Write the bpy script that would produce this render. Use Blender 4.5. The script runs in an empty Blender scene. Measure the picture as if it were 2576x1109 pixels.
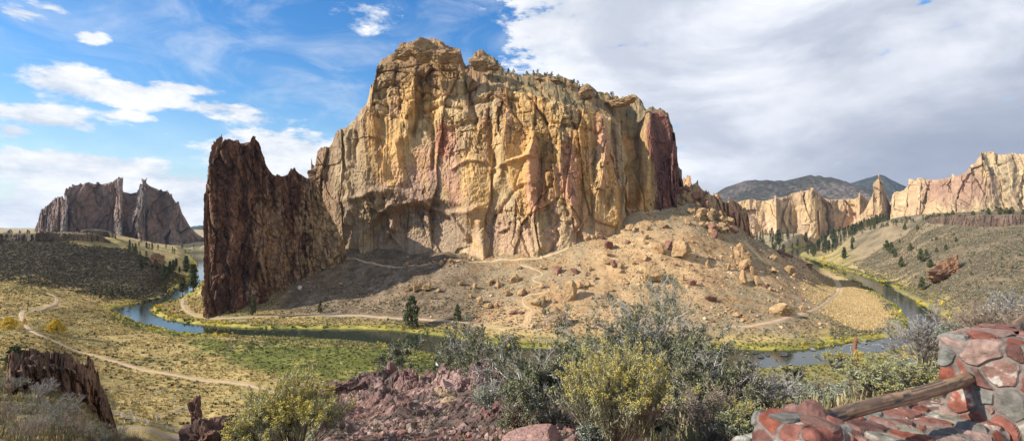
import bpy, math, random
import numpy as np
from mathutils import Vector, Matrix
R = math.radians
scene = bpy.context.scene
COL = scene.collection
rng = np.random.default_rng(7)
random.seed(7)
CAMZ, F, HOR = 60.0, 512.0, 227.0
DS = 2576 / 1024.0           # sketch units (2576 wide) per image unit

# ---------------------------------------------------------------- numpy noise
def _h(ix, iy, iz, s):
    n = (ix * 374761393 + iy * 668265263 + iz * 2147483647 + s * 1274126177) & 0xFFFFFFFF
    n = ((n ^ (n >> 13)) * 1274126177) & 0xFFFFFFFF
    n = ((n ^ (n >> 15)) * 2246822519) & 0xFFFFFFFF
    return ((n ^ (n >> 16)) & 0xFFFFFF) / float(0xFFFFFF)
def noise(x, y, z=0.0, s=0):
    """value noise in -1..1"""
    x, y, z = np.broadcast_arrays(np.asarray(x, float), y, z)
    fx, fy, fz = np.floor(x), np.floor(y), np.floor(z)
    ix, iy, iz = fx.astype(np.int64), fy.astype(np.int64), fz.astype(np.int64)
    u, v, w = x - fx, y - fy, z - fz
    u = u * u * u * (u * (u * 6 - 15) + 10); v = v * v * v * (v * (v * 6 - 15) + 10); w = w * w * w * (w * (w * 6 - 15) + 10)
    def c(a, b, d): return _h(ix + a, iy + b, iz + d, s)
    x00 = c(0,0,0) * (1-u) + c(1,0,0) * u; x10 = c(0,1,0) * (1-u) + c(1,1,0) * u
    x01 = c(0,0,1) * (1-u) + c(1,0,1) * u; x11 = c(0,1,1) * (1-u) + c(1,1,1) * u
    return 2 * ((x00 * (1-v) + x10 * v) * (1-w) + (x01 * (1-v) + x11 * v) * w) - 1
def fbm(x, y, z=0.0, o=4, s=0, g=0.5):
    a, t, r = 1.0, 0.0, 0.0
    for i in range(o):
        r = r + a * noise(np.asarray(x) * 2.03**i + 17.3*i, np.asarray(y) * 2.03**i + 5.1*i, np.asarray(z) * 2.03**i + 9.7*i, s + i); t += a; a *= g
    return r / t * 1.5
def ridged(x, y, z=0.0, o=4, s=0):
    a, t, r = 1.0, 0.0, 0.0
    for i in range(o):
        r = r + a * (1 - 2.6 * np.abs(noise(np.asarray(x) * 2.07**i + 3.3*i, np.asarray(y) * 2.07**i, np.asarray(z) * 2.07**i, s + 31 + i))); t += a; a *= 0.5
    return r / t
def worley(x, y, z, s=0):
    """F1, F2, random of nearest cell, and its tilt (a per-cell facet plane)"""
    x, y, z = np.broadcast_arrays(np.asarray(x, float), y, z)
    fx, fy, fz = np.floor(x), np.floor(y), np.floor(z)
    ix, iy, iz = fx.astype(np.int64), fy.astype(np.int64), fz.astype(np.int64)
    f1 = np.full(x.shape, 9.0); f2 = np.full(x.shape, 9.0); cr = np.zeros(x.shape); tl = np.zeros(x.shape)
    for a in (-1, 0, 1):
        for b in (-1, 0, 1):
            for c in (-1, 0, 1):
                jx, jy, jz = ix + a, iy + b, iz + c
                dx = jx + _h(jx, jy, jz, s) - x; dy = jy + _h(jx, jy, jz, s + 1) - y; dz = jz + _h(jx, jy, jz, s + 2) - z
                d = np.sqrt(dx*dx + dy*dy + dz*dz)
                r = _h(jx, jy, jz, s + 3)
                t = (r - .5) * dx * 2 + (_h(jx, jy, jz, s + 4) - .5) * dz * 2
                near = d < f1
                f2 = np.where(near, f1, np.minimum(f2, d))
                cr = np.where(near, r, cr); tl = np.where(near, t, tl); f1 = np.where(near, d, f1)
    return f1, f2, cr, tl
def sst(a, b, x):
    t = np.clip((x - a) / (b - a), 0, 1); return t * t * (3 - 2 * t)
def lerp(a, b, t): return a + (b - a) * t

# ---------------------------------------------------------------- picking points
def P(x, y, Y):
    """sketch position (2576 x 1109) at distance Y -> world point"""
    return Vector(((x / DS - 512) / F * Y, Y, CAMZ - (y / DS - HOR) / F * Y))

# ---------------------------------------------------------------- object helpers
def tag(o, label=None, cat=None, group=None, kind=None):
    if label: o['label'] = label
    if cat: o['category'] = cat
    if group: o['group'] = group
    if kind: o['kind'] = kind
    return o
def link(name, data, parent=None):
    o = bpy.data.objects.new(name, data); COL.objects.link(o)
    if parent is not None: o.parent = parent
    return o
def empty(name, loc=(0, 0, 0), rz=0.0):
    o = link(name, None); o.location = loc; o.rotation_euler = (0, 0, rz); o.empty_display_size = .2
    return o
def mesh(name, V, Fc, mat=None, col=None, smooth=False, mats=None, midx=None):
    """V (n,3); Fc int array (m,3|4) or list of such arrays"""
    V = np.ascontiguousarray(np.asarray(V, dtype=np.float32).reshape(-1, 3))
    if isinstance(Fc, np.ndarray): Fc = [Fc]
    Fc = [np.asarray(f, dtype=np.int32) for f in Fc if len(f)]
    me = bpy.data.meshes.new(name)
    nl = sum(f.size for f in Fc); nf = sum(len(f) for f in Fc)
    me.vertices.add(len(V)); me.loops.add(nl); me.polygons.add(nf)
    me.vertices.foreach_set('co', V.ravel())
    loops = np.concatenate([f.ravel() for f in Fc]) if Fc else np.zeros(0, np.int32)
    me.loops.foreach_set('vertex_index', loops)
    tot = np.concatenate([np.full(len(f), f.shape[1], np.int32) for f in Fc])
    st = np.concatenate([[0], np.cumsum(tot)[:-1]]).astype(np.int32)
    me.polygons.foreach_set('loop_start', st)
    me.polygons.foreach_set('loop_total', tot)
    me.polygons.foreach_set('use_smooth', np.full(nf, smooth, dtype=bool))
    if col is not None:
        ca = me.color_attributes.new('Col', 'FLOAT_COLOR', 'POINT')
        c = np.ones((len(V), 4), np.float32); c[:, :3] = np.clip(col, 0, 1)
        ca.data.foreach_set('color', c.ravel())
    if mats:
        for m in mats: me.materials.append(m)
    elif mat: me.materials.append(mat)
    if midx is not None: me.polygons.foreach_set('material_index', np.asarray(midx, np.int32))
    me.update(calc_edges=True)
    return me
def grid_faces(nu, nv, off=0):
    i = np.arange(nu - 1)[:, None]; j = np.arange(nv - 1)[None, :]
    a = i * nv + j + off
    return np.stack([a, a + nv, a + nv + 1, a + 1], -1).reshape(-1, 4)
class MB:
    def __init__(s): s.V = []; s.F3 = []; s.F4 = []; s.C = []; s.n = 0
    def add(s, V, Fc, col=None):
        V = np.asarray(V, float).reshape(-1, 3); Fc = np.asarray(Fc, int)
        (s.F3 if Fc.shape[1] == 3 else s.F4).append(Fc + s.n)
        s.V.append(V); s.C.append(np.broadcast_to(np.asarray(col if col is not None else (1, 1, 1), float), V.shape)); s.n += len(V)
    def box(s, c, d, rz=0, col=None, M=None):
        x, y, z = np.array(d) / 2
        V = np.array([[i*x, j*y, k*z] for i in (-1, 1) for j in (-1, 1) for k in (-1, 1)], float)
        b = 0.12 * min(x, y, z)
        cs, sn = math.cos(rz), math.sin(rz)
        V = np.stack([V[:, 0]*cs - V[:, 1]*sn, V[:, 0]*sn + V[:, 1]*cs, V[:, 2]], 1) + np.array(c)
        s.add(V, [[0,1,3,2],[4,6,7,5],[0,4,5,1],[2,3,7,6],[0,2,6,4],[1,5,7,3]], col)
    def tube(s, pts, rad, k=6, col=None, wob=0.0):
        pts = np.asarray(pts, float); n = len(pts); rad = np.broadcast_to(np.asarray(rad, float), (n,))
        T = np.gradient(pts, axis=0); T /= np.linalg.norm(T, axis=1)[:, None] + 1e-9
        up = np.where(np.abs(T[:, 2:3]) > .9, np.array([[1., 0, 0]]), np.array([[0, 0, 1.]]))
        A = np.cross(T, up); A /= np.linalg.norm(A, axis=1)[:, None] + 1e-9; B = np.cross(T, A)
        an = np.arange(k) * 2 * math.pi / k
        rr = rad[:, None] * (1 + wob * rng.uniform(-1, 1, (n, k)))
        V = pts[:, None] + rr[..., None] * (np.cos(an)[None, :, None] * A[:, None] + np.sin(an)[None, :, None] * B[:, None])
        i = np.arange(n - 1)[:, None]; j = np.arange(k)[None, :]
        f = np.stack([i*k + j, i*k + (j+1) % k, (i+1)*k + (j+1) % k, (i+1)*k + j], -1).reshape(-1, 4)
        V = np.concatenate([V.reshape(-1, 3), pts[:1], pts[-1:]])
        s.add(V, f, col); base = s.n - len(V)
        jj = np.arange(k); c0 = n * k
        s.F3.append(np.stack([np.full(k, c0), (jj+1) % k, jj], 1) + base)
        s.F3.append(np.stack([np.full(k, c0+1), (n-1)*k + jj, (n-1)*k + (jj+1) % k], 1) + base)
    def build(s, name, mat, parent=None, smooth=False):
        fs = []
        if s.F4: fs.append(np.concatenate(s.F4))
        if s.F3: fs.append(np.concatenate(s.F3))
        return link(name, mesh(name, np.concatenate(s.V), fs, mat, np.concatenate(s.C), smooth), parent)
def copy_tree(o, parent=None):
    c = o.copy(); COL.objects.link(c); c.parent = parent
    for ch in list(o.children):
        d = ch.copy(); COL.objects.link(d); d.parent = c
        for g in list(ch.children):
            e = g.copy(); COL.objects.link(e); e.parent = d
    return c

# ---------------------------------------------------------------- materials
def nt(mat): return mat.node_tree.nodes, mat.node_tree.links
def mat_col(name, rough=.9, spec=.15, bump=0.0, bscale=1.0, var=0.25, vscale=.5, cracks=0.0, cscale=.3, stretch=1.0, tint=(1, 1, 1), rot=None, bdist=1.0):
    """vertex colour x procedural variation, with bump from noise and cracks"""
    m = bpy.data.materials.new(name); m.use_nodes = True; N, L = nt(m)
    bs = N['Principled BSDF']; bs.inputs['Roughness'].default_value = rough; bs.inputs['Specular IOR Level'].default_value = spec
    at = N.new('ShaderNodeAttribute'); at.attribute_name = 'Col'
    tc = N.new('ShaderNodeTexCoord'); mp = N.new('ShaderNodeMapping'); L.new(tc.outputs['Object'], mp.inputs[0])
    mp.inputs['Scale'].default_value = (1, 1, 1 / stretch)
    n1 = N.new('ShaderNodeTexNoise'); n1.inputs['Scale'].default_value = vscale; n1.inputs['Detail'].default_value = 8; n1.inputs['Roughness'].default_value = .65
    L.new(mp.outputs[0], n1.inputs['Vector'])
    mr = N.new('ShaderNodeMapRange'); mr.inputs[1].default_value = .25; mr.inputs[2].default_value = .75
    mr.inputs[3].default_value = 1 - var; mr.inputs[4].default_value = 1 + var; L.new(n1.outputs['Fac'], mr.inputs[0])
    mx = N.new('ShaderNodeVectorMath'); mx.operation = 'SCALE'; L.new(at.outputs['Color'], mx.inputs[0]); L.new(mr.outputs[0], mx.inputs['Scale'])
    out = mx.outputs[0]
    L.new(out, bs.inputs['Base Color'])
    if bump or cracks:
        h = None
        n2 = N.new('ShaderNodeTexNoise'); n2.inputs['Scale'].default_value = bscale; n2.inputs['Detail'].default_value = 10; n2.inputs['Roughness'].default_value = .68
        L.new(mp.outputs[0], n2.inputs['Vector']); h = n2.outputs['Fac']
        if cracks:
            v = N.new('ShaderNodeTexVoronoi'); v.feature = 'DISTANCE_TO_EDGE'; v.inputs['Scale'].default_value = cscale
            ds = N.new('ShaderNodeVectorMath'); ds.operation = 'MULTIPLY_ADD'; L.new(n2.outputs['Color'], ds.inputs[0]); ds.inputs[1].default_value = (1.2/cscale*.4,)*3; L.new(mp.outputs[0], ds.inputs[2])
            L.new(ds.outputs[0], v.inputs['Vector'])
            r2 = N.new('ShaderNodeMapRange'); r2.inputs[1].default_value = 0; r2.inputs[2].default_value = .12; r2.inputs[3].default_value = -cracks; r2.inputs[4].default_value = 0
            L.new(v.outputs['Distance'], r2.inputs[0])
            ad = N.new('ShaderNodeMath'); ad.operation = 'ADD'; L.new(h, ad.inputs[0]); L.new(r2.outputs[0], ad.inputs[1]); h = ad.outputs[0]
        b = N.new('ShaderNodeBump'); b.inputs['Strength'].default_value = min(bump, 1); b.inputs['Distance'].default_value = bdist
        L.new(h, b.inputs['Height']); L.new(b.outputs[0], bs.inputs['Normal'])
    return m
def mat_plain(name, c, rough=.7, spec=.3, metal=0.0, var=.12, vscale=8.0):
    m = bpy.data.materials.new(name); m.use_nodes = True; N, L = nt(m)
    bs = N['Principled BSDF']; bs.inputs['Roughness'].default_value = rough; bs.inputs['Specular IOR Level'].default_value = spec; bs.inputs['Metallic'].default_value = metal
    n1 = N.new('ShaderNodeTexNoise'); n1.inputs['Scale'].default_value = vscale; n1.inputs['Detail'].default_value = 6
    cr = N.new('ShaderNodeValToRGB'); cr.color_ramp.elements[0].position = .3; cr.color_ramp.elements[1].position = .7
    cr.color_ramp.elements[0].color = tuple(x * (1 - var) for x in c) + (1,); cr.color_ramp.elements[1].color = tuple(min(1, x * (1 + var)) for x in c) + (1,)
    L.new(n1.outputs['Fac'], cr.inputs[0]); L.new(cr.outputs[0], bs.inputs['Base Color'])
    return m
def S(r, g, b, k=1.0):
    """sRGB 0..255 -> linear"""
    def f(c): c /= 255; return c / 12.92 if c <= .04045 else ((c + .055) / 1.055) ** 2.4
    return np.array([f(r), f(g), f(b)]) * k
M_CLIFF = mat_col('cliff_rock', .9, .12, bump=.9, bscale=.7, var=.3, vscale=.7, stretch=1.8, bdist=1.6)
M_FIN = mat_col('dark_fin_rock', .88, .15, bump=.8, bscale=.6, var=.4, vscale=.5, stretch=2.2, bdist=1.8)
M_FARROCK = mat_col('far_rock', .92, .1, bump=.6, bscale=.1, var=.2, vscale=.06, stretch=2.5, bdist=5)
M_HILL = mat_col('juniper_hill', .95, .05, var=.85, vscale=.035)
M_GROUND = mat_col('ground_soil', .95, .08, bump=.6, bscale=1.2, var=.25, vscale=.9, bdist=.35)
M_SCREE = mat_col('scree', .92, .1, var=.2, vscale=.8)
M_ROCK = mat_col('boulder_rock', .9, .12, bump=.7, bscale=.8, var=.28, vscale=.6, cracks=.2, cscale=.35, bdist=.5)
M_NEARROCK = mat_col('near_rock', .88, .2, bump=.9, bscale=7, var=.3, vscale=5, cracks=.25, cscale=3.5, bdist=.06)
M_LEAF = mat_col('leaves', .75, .2, var=.15, vscale=2)
M_BARK = mat_col('bark', .9, .15, var=.25, vscale=12, bump=.4, bscale=30, bdist=.01)
M_STONE = mat_col('wall_stone', .85, .2, bump=.9, bscale=24, var=.38, vscale=14, bdist=.02)
# ================================================================ TERRAIN
Z = 'z'
cols = {
 -160: [(Z,2,54),(Z,20,50),(400,50),(365,90),(350,170),(320,260),(300,330),(290,380),(270,470),(255,540),(243,600),(236,620),(235,650),(233,900),(Z,3000,50)],
 0:   [(Z,2,57),(445,22),(402,42),(366,78),(Z,120,24),(350,185),(320,262),(300,330),(290,375),(272,440),(256,500),(243,545),(238,556),(235.5,562),(234,800),(Z,3000,50)],
 40:  [(Z,2,57),(445,26),(402,44),(368,72),(Z,110,22),(358,175),(325,258),(305,330),(290,385),(268,455),(250,520),(242,548),(239,556),(236,562),(235,800),(Z,3000,50)],
 75:  [(Z,2,56.5),(446,30),(420,45),(392,62),(Z,85,26),(Z,110,14),(378,180),(340,248),(320,305),(302,365),(290,415),(268,478),(250,540),(243,562),(239,568),(236,575),(235,800),(Z,3000,50)],
 118: [(Z,2,56),(Z,20,46),(450,50),(432,72),(Z,95,17),(412,148),(375,195),(340,255),(330,280),(315,330),(300,400),(285,450),(270,510),(255,570),(245,605),(240,620),(238,640),(238,900),(Z,3000,45)],
 150: [(Z,2,56),(Z,20,44),(Z,60,24),(448,95),(415,150),(375,200),(340,258),(330,290),(300,410),(288,450),(276,500),(264,560),(257,620),(252,700),(Z,1000,22),(Z,3000,30)],
 172: [(Z,2,56),(Z,20,44),(Z,60,24),(Z,100,10),(440,132),(400,165),(370,208),(340,262),(330,290),(298,425),(290,470),(281,540),(266,640),(257,720),(Z,1000,14),(Z,3000,30)],
 200: [(Z,2,56),(Z,20,46),(Z,60,24),(Z,110,7),(440,135),(400,170),(370,208),(340,265),(330,290),(Z,380,2),(Z,800,2),(Z,1000,3),(Z,1300,26),(Z,3000,40)],
 225: [(Z,2,57),(Z,8,54),(Z,20,46),(Z,60,24),(Z,110,7),(440,134),(400,170),(370,208),(340,262),(330,290),(316,322),(305,345),(295,370),(Z,500,60),(Z,800,30),(Z,1300,30),(Z,3000,40)],
 283: [(Z,2,57.4),(450,8),(Z,14,50),(Z,20,46),(Z,60,24),(Z,110,7),(Z,135,3.5),(400,170),(370,208),(340,262),(Z,300,1.5),(318,330),(300,355),(279,388),(262,420),(Z,500,60),(Z,1300,30),(Z,3000,40)],
 320: [(Z,2,57.8),(440,9.2),(405,15),(400,18),(Z,26,46),(Z,60,24),(Z,110,7),(Z,135,3.5),(400,166),(370,206),(340,262),(Z,300,1.5),(318,328),(300,352),(280,382),(264,412),(Z,500,60),(Z,1300,30),(Z,3000,40)],
 341: [(Z,2,58),(440,9.6),(404,15),(380,21),(Z,28,46),(Z,60,25),(Z,130,3),(Z,200,2),(340,262),(Z,300,1.5),(318,326),(300,349),(280,377),(263,408),(253,428),(Z,500,60),(Z,1300,30),(Z,3000,40)],
 400: [(Z,2,58.2),(440,9.4),(404,14),(378,21),(Z,30,47),(Z,60,26),(Z,130,3),(Z,200,2),(350,242),(Z,290,1.5),(320,318),(300,344),(280,370),(264,400),(260,410),(Z,500,60),(Z,1300,30),(Z,3000,40)],
 473: [(Z,2,58.2),(440,9.2),(402,14),(376,20),(Z,30,48),(Z,60,27),(Z,130,3),(Z,200,2),(Z,250,1.5),(330,290),(320,305),(300,330),(280,355),(264,378),(259,386),(Z,500,60),(Z,1300,30),(Z,3000,40)],
 540: [(Z,2,58.2),(442,8),(402,14),(380,20),(Z,30,49),(Z,60,30),(Z,140,3),(Z,200,2),(Z,240,1.2),(335,272),(322,287),(300,317),(280,342),(264,365),(258,375),(Z,500,60),(Z,1300,30),(Z,3000,40)],
 590: [(Z,2,58.2),(440,8),(405,13),(388,20),(Z,30,49),(Z,60,30),(Z,140,3),(Z,200,2),(Z,240,1.2),(336,270),(320,287),(300,311),(280,335),(260,356),(245,374),(238,385),(Z,520,70),(Z,1300,30),(Z,3000,40)],
 640: [(Z,2,58.2),(440,8),(410,13),(398,20),(Z,30,48),(Z,60,28),(Z,140,3),(Z,200,2),(Z,240,1.2),(338,268),(320,283),(300,303),(280,325),(260,346),(240,368),(225,385),(209,402),(Z,520,85),(Z,900,40),(Z,1300,20),(Z,3000,40)],
 690: [(Z,2,58.2),(442,8),(415,13),(402,20),(Z,30,47),(Z,60,27),(Z,140,3),(Z,200,2),(Z,240,1.2),(340,264),(320,281),(300,301),(280,325),(260,349),(240,373),(220,397),(202,417),(190,432),(Z,480,95),(Z,620,50),(Z,900,18),(Z,1150,6),(Z,1650,40),(Z,1900,42),(Z,3000,40)],
 730: [(Z,2,58.2),(442,7),(418,12),(405,19),(Z,30,46),(Z,60,27),(Z,140,3),(Z,200,1.5),(Z,240,1.2),(341,263),(320,282),(300,304),(280,333),(260,364),(240,393),(219,426),(Z,475,60),(Z,620,22),(Z,900,8),(Z,1150,5),(Z,1650,40),(Z,1900,42),(Z,3000,40)],
 770: [(Z,2,58.1),(438,7),(418,11),(404,18),(Z,30,47),(Z,60,27),(Z,140,4),(Z,200,1.5),(Z,240,1),(338,264),(320,284),(300,315),(280,352),(262,396),(245,437),(Z,500,36),(Z,620,12),(Z,900,4),(Z,1200,5),(Z,1650,40),(Z,1900,42),(Z,3000,40)],
 800: [(Z,2,58.1),(436,6.6),(414,10),(396,17),(Z,30,48),(Z,60,27),(Z,140,4),(Z,200,1.5),(Z,240,1),(338,264),(320,290),(300,335),(280,395),(265,465),(257,515),(Z,600,12),(Z,800,3),(Z,1200,5),(Z,1650,40),(Z,1900,42),(Z,3000,40)],
 812: [(Z,2,58.1),(433,6.3),(412,9.5),(396,16),(Z,30,48),(Z,60,27),(Z,140,4),(Z,200,1.5),(Z,240,1),(338,262),(320,295),(300,347),(284,420),(272,500),(265,565),(Z,640,5),(Z,800,2),(Z,1200,5),(Z,1650,40),(Z,1900,42),(Z,3000,50)],
 828: [(Z,2,58.1),(430,6),(410,9),(396,16),(Z,30,48),(Z,60,27),(Z,140,4),(Z,200,1.5),(Z,240,1),(338,262),(320,302),(302,368),(291,430),(285,500),(Z,580,1.5),(Z,700,1.5),(Z,800,1.5),(Z,1200,5),(Z,1650,40),(Z,1900,42),(Z,3000,60)],
 860: [(Z,2,58.1),(Z,3.5,58),(Z,5,57.8),(402,8),(392,12),(389,18),(Z,32,47),(Z,60,28),(Z,140,4),(Z,200,1.5),(Z,262,1),(318,325),(300,405),(290,455),(280,530),(Z,620,2),(270,690),(262,750),(250,820),(240,890),(231,950),(Z,1300,56),(Z,1900,60),(Z,3000,90)],
 895: [(Z,2,58.1),(Z,3.5,58),(Z,5,57.8),(400,8),(384,12),(378,18),(Z,32,48),(Z,60,30),(Z,140,6),(Z,200,1.5),(Z,262,1),(Z,400,1.5),(Z,480,1.5),(282,540),(270,600),(258,670),(245,735),(232,800),(221,850),(217,865),(Z,1300,80),(Z,1900,90),(Z,3000,110)],
 930: [(Z,2,58.1),(Z,3.5,58),(Z,5,57.8),(395,8),(370,12),(356,19),(Z,32,49),(Z,60,34),(Z,150,8),(Z,200,2),(Z,262,1),(Z,380,1.5),(302,408),(290,440),(275,486),(260,540),(245,600),(230,665),(219,715),(214.5,735),(214,760),(Z,900,82),(Z,1500,84),(Z,3000,120)],
 975: [(Z,2,58.1),(Z,3.5,58.1),(Z,5,57.9),(380,8),(348,12),(330,18),(Z,32,51),(Z,60,38),(Z,150,14),(Z,220,6),(320,280),(305,330),(290,375),(275,420),(260,470),(245,525),(230,580),(219,628),(214.5,645),(213.5,670),(Z,900,86),(Z,1500,90),(Z,3000,120)],
 1024:[(Z,2,58.1),(Z,3.5,58.2),(Z,6,58.1),(345,9),(326,13),(314,20),(Z,34,52),(Z,60,42),(Z,150,22),(Z,220,14),(308,280),(298,320),(285,360),(270,405),(255,450),(240,500),(225,550),(217,585),(214.5,592),(213.5,620),(Z,900,88),(Z,1500,92),(Z,3000,120)],
 1180:[(Z,2,58.1),(Z,6,58.2),(Z,20,57),(Z,60,46),(Z,150,30),(Z,300,30),(260,400),(230,480),(215,520),(214,560),(Z,900,90),(Z,3000,120)],
}
Yn = np.concatenate([np.geomspace(2, 30, 150)[:-1], np.geomspace(30, 150, 100)[:-1], np.geomspace(150, 520, 520)[:-1], np.geomspace(520, 1100, 190)[:-1], np.geomspace(1100, 7000, 90)])
Pn = np.arange(-150, 1180.1, 1.25)
LY = np.log(Yn)
ck = sorted(cols)
prof = []
for k in ck:
    yy, zz = [], []
    for e in cols[k]:
        if e[0] == Z: y, z = e[1], e[2]
        else: y, z = e[1], CAMZ - (e[0] - HOR) / F * e[1]
        yy.append(math.log(y)); zz.append(z)
    assert all(b > a for a, b in zip(yy, yy[1:])), k
    prof.append(np.interp(LY, yy, zz))
prof = np.array(prof)                                     # (ncol, nY)
idx = np.interp(Pn, ck, np.arange(len(ck)))
i0 = np.clip(np.floor(idx).astype(int), 0, len(ck) - 2); fr = (idx - i0)[:, None]
fr = fr * fr * (3 - 2 * fr) * .5 + fr * .5
HT = prof[i0] * (1 - fr) + prof[i0 + 1] * fr               # (nP, nY)
def blur(A, r, axis):
    k = np.exp(-.5 * (np.arange(-2*r, 2*r + 1) / r) ** 2); k /= k.sum()
    pad = [(0, 0), (0, 0)]; pad[axis] = (2*r, 2*r)
    B = np.pad(A, pad, mode='edge'); out = np.zeros_like(A); n = A.shape[axis]
    for i, w in enumerate(k):
        out += w * (B[i:i+n] if axis == 0 else B[:, i:i+n])
    return out
HT = blur(HT, 7, 0); HT = blur(HT, 4, 1)
PX, YY = np.meshgrid(Pn, Yn, indexing='ij')
XX = (PX - 512) / F * YY
# relief
far = sst(30, 160, YY)
HT += far * (fbm(XX/60, YY/60, 0, 5, 3) * 1.8 + fbm(XX/14, YY/14, 0, 3, 8) * .35)
hill = sst(6, 22, HT) * sst(200, 330, YY)
gul = ridged(XX/70 + fbm(XX/90, YY/90, 0, 2, 91), YY/160, 0, 4, 5)
HT += hill * (-2.2 * gul * sst(750, 400, YY) + fbm(XX/9, YY/9, 0, 4, 12) * 1.0 + fbm(XX/28, YY/28, 0, 3, 14) * 1.3)
# long terraces across the left valley
ter = (1 - sst(205, 260, PX + YY*.12)) * sst(255, 300, YY) * (1 - sst(430, 520, YY))
tq = (HT + fbm(XX/30, YY/30, 0, 3, 44) * 1.2) / 3.4
HT += ter * sst(-.2, .4, fbm(XX/40, YY/40, 0, 2, 45)) * ((np.floor(tq) + sst(.2, .6, tq - np.floor(tq)) - tq) * 1.2)
near = 1 - sst(25, 60, YY)
HT += near * sst(5, 9, YY) * (fbm(XX/2.2, YY/2.2, 0, 5, 21) * .16 + fbm(XX/.5, YY/.5, 0, 3, 23) * .03)
# ---- river outline (3840-wide picture units, on the water plane z = 0)
def wat(x, y): y = y / 3.75; x = x / 3.75; Yd = CAMZ * F / (y - HOR); return ((x - 512) / F * Yd, Yd)
outer = [(700,945),(722,966),(738,985),(742,1010),(700,1060),(655,1080),(641,1104),(575,1125),(505,1140),(429,1152),(425,1165),(462,1191),(522,1213),(641,1240),(761,1254),(900,1259),(1117,1267),(1280,1276),(1444,1292),(1623,1326),(1750,1352),(1900,1372),(2150,1385),(2450,1390),(2784,1386),(2890,1381),(3026,1374),(3120,1360),(3189,1343),(3300,1322),(3420,1297),(3510,1262),(3549,1232),(3548,1205),(3515,1175),(3407,1112),(3303,1055),(3165,1010),(3063,977),(3010,961),(2998,951),(3020,941),(3078,925),(3090,915)]
inner = [(3060,915),(3000,927),(2960,938),(2950,950),(2985,966),(3040,984),(3110,1008),(3190,1042),(3270,1085),(3340,1130),(3380,1162),(3412,1205),(3405,1240),(3370,1258),(3250,1273),(3189,1281),(3080,1303),(2934,1314),(2700,1305),(2500,1310),(2300,1312),(2100,1308),(1925,1300),(1780,1282),(1661,1259),(1560,1246),(1498,1238),(1389,1233),(1226,1232),(1063,1231),(924,1229),(761,1218),(625,1197),(567,1174),(571,1153),(610,1138),(674,1118),(725,1090),(765,1050),(790,1010),(800,985),(830,955),(850,945)]
RIV = np.array([wat(*p) for p in outer + inner]); NO = len(outer)
def densify(Pt, step):
    out = []
    for a, b in zip(Pt[:-1], Pt[1:]):
        n = max(1, int(np.linalg.norm(b - a) / step))
        out.append(a + (b - a) * np.arange(n)[:, None] / n)
    out.append(Pt[-1:]); return np.concatenate(out)
def chaikin(Pt, n=2):
    for _ in range(n):
        q = .75 * Pt[:-1] + .25 * Pt[1:]; r = .25 * Pt[:-1] + .75 * Pt[1:]
        Pt = np.concatenate([Pt[:1], np.stack([q, r], 1).reshape(-1, 2), Pt[-1:]])
    return Pt
BO, BI = chaikin(RIV[:NO]), chaikin(RIV[NO:])
RP = np.concatenate([BO, BI])
def river_sd(X, Y):
    X = np.asarray(X, float); Y = np.asarray(Y, float)
    d = np.full(X.shape, 1e9); ins = np.zeros(X.shape, bool)
    n = len(RP)
    for i in range(n):
        ax, ay = RP[i]; bx, by = RP[(i + 1) % n]
        ex, ey = bx - ax, by - ay; L2 = ex*ex + ey*ey + 1e-9
        t = np.clip(((X - ax) * ex + (Y - ay) * ey) / L2, 0, 1)
        d = np.minimum(d, (X - ax - t*ex)**2 + (Y - ay - t*ey)**2)
        if ay != by:
            c = ((ay > Y) != (by > Y)) & (X < (bx - ax) * (Y - ay) / (by - ay) + ax)
            ins ^= c
    d = np.sqrt(d); return np.where(ins, -d, d)
jr = (Yn > 150) & (Yn < 2600)
SD = np.full(HT.shape, 500.0)
wig = fbm(XX[:, jr]/9, YY[:, jr]/9, 0, 3, 66)
SD[:, jr] = river_sd(XX[:, jr], YY[:, jr]) + wig * np.clip(YY[:, jr]/300, .5, 3)
bw = sst(0, 26, SD)
HT = np.where(SD < 0, -.2 - 1.6 * sst(0, 5, -SD), (.35 + .9*sst(0, 2.5, SD) + .02 * SD) * (1 - bw) + np.maximum(HT, 1.2 + .01*np.minimum(SD, 100)) * bw)
def ground(X, Y):
    X = np.asarray(X, float); Y = np.asarray(Y, float)
    p = np.clip((512 + F * X / Y - Pn[0]) / (Pn[1] - Pn[0]), 0, len(Pn) - 1.001)
    j = np.clip(np.searchsorted(Yn, Y) - 1, 0, len(Yn) - 2)
    v = np.clip((Y - Yn[j]) / (Yn[j+1] - Yn[j]), 0, 1)
    i = p.astype(int); u = p - i
    return (HT[i, j]*(1-u) + HT[i+1, j]*u) * (1-v) + (HT[i, j+1]*(1-u) + HT[i+1, j+1]*u) * v
def samp(A, X, Y):
    p = np.clip(np.rint((512 + F * np.asarray(X) / Y - Pn[0]) / (Pn[1] - Pn[0])), 0, len(Pn) - 1).astype(int)
    j = np.clip(np.searchsorted(Yn, Y), 0, len(Yn) - 1); return A[p, j]
def hit(x, y, Ymin=120.0, Ymax=6000):
    """where the sight line through sketch point (x, y) first meets the ground beyond Ymin"""
    px, row = x / DS, y / DS
    Ys = Yn[(Yn >= Ymin) & (Yn <= Ymax)]
    g = ground((px - 512) / F * Ys, Ys)
    rows = HOR + (CAMZ - g) / Ys * F
    k = np.argmax(rows <= row) if (rows <= row).any() else int(np.argmin(rows))
    if k > 0 and rows[k] <= row:
        t = (rows[k-1] - row) / (rows[k-1] - rows[k] + 1e-9); Yv = Ys[k-1] + (Ys[k] - Ys[k-1]) * min(max(t, 0), 1)
    else: Yv = Ys[k]
    X = (px - 512) / F * Yv
    return Vector((X, Yv, float(ground(X, Yv))))
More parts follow.
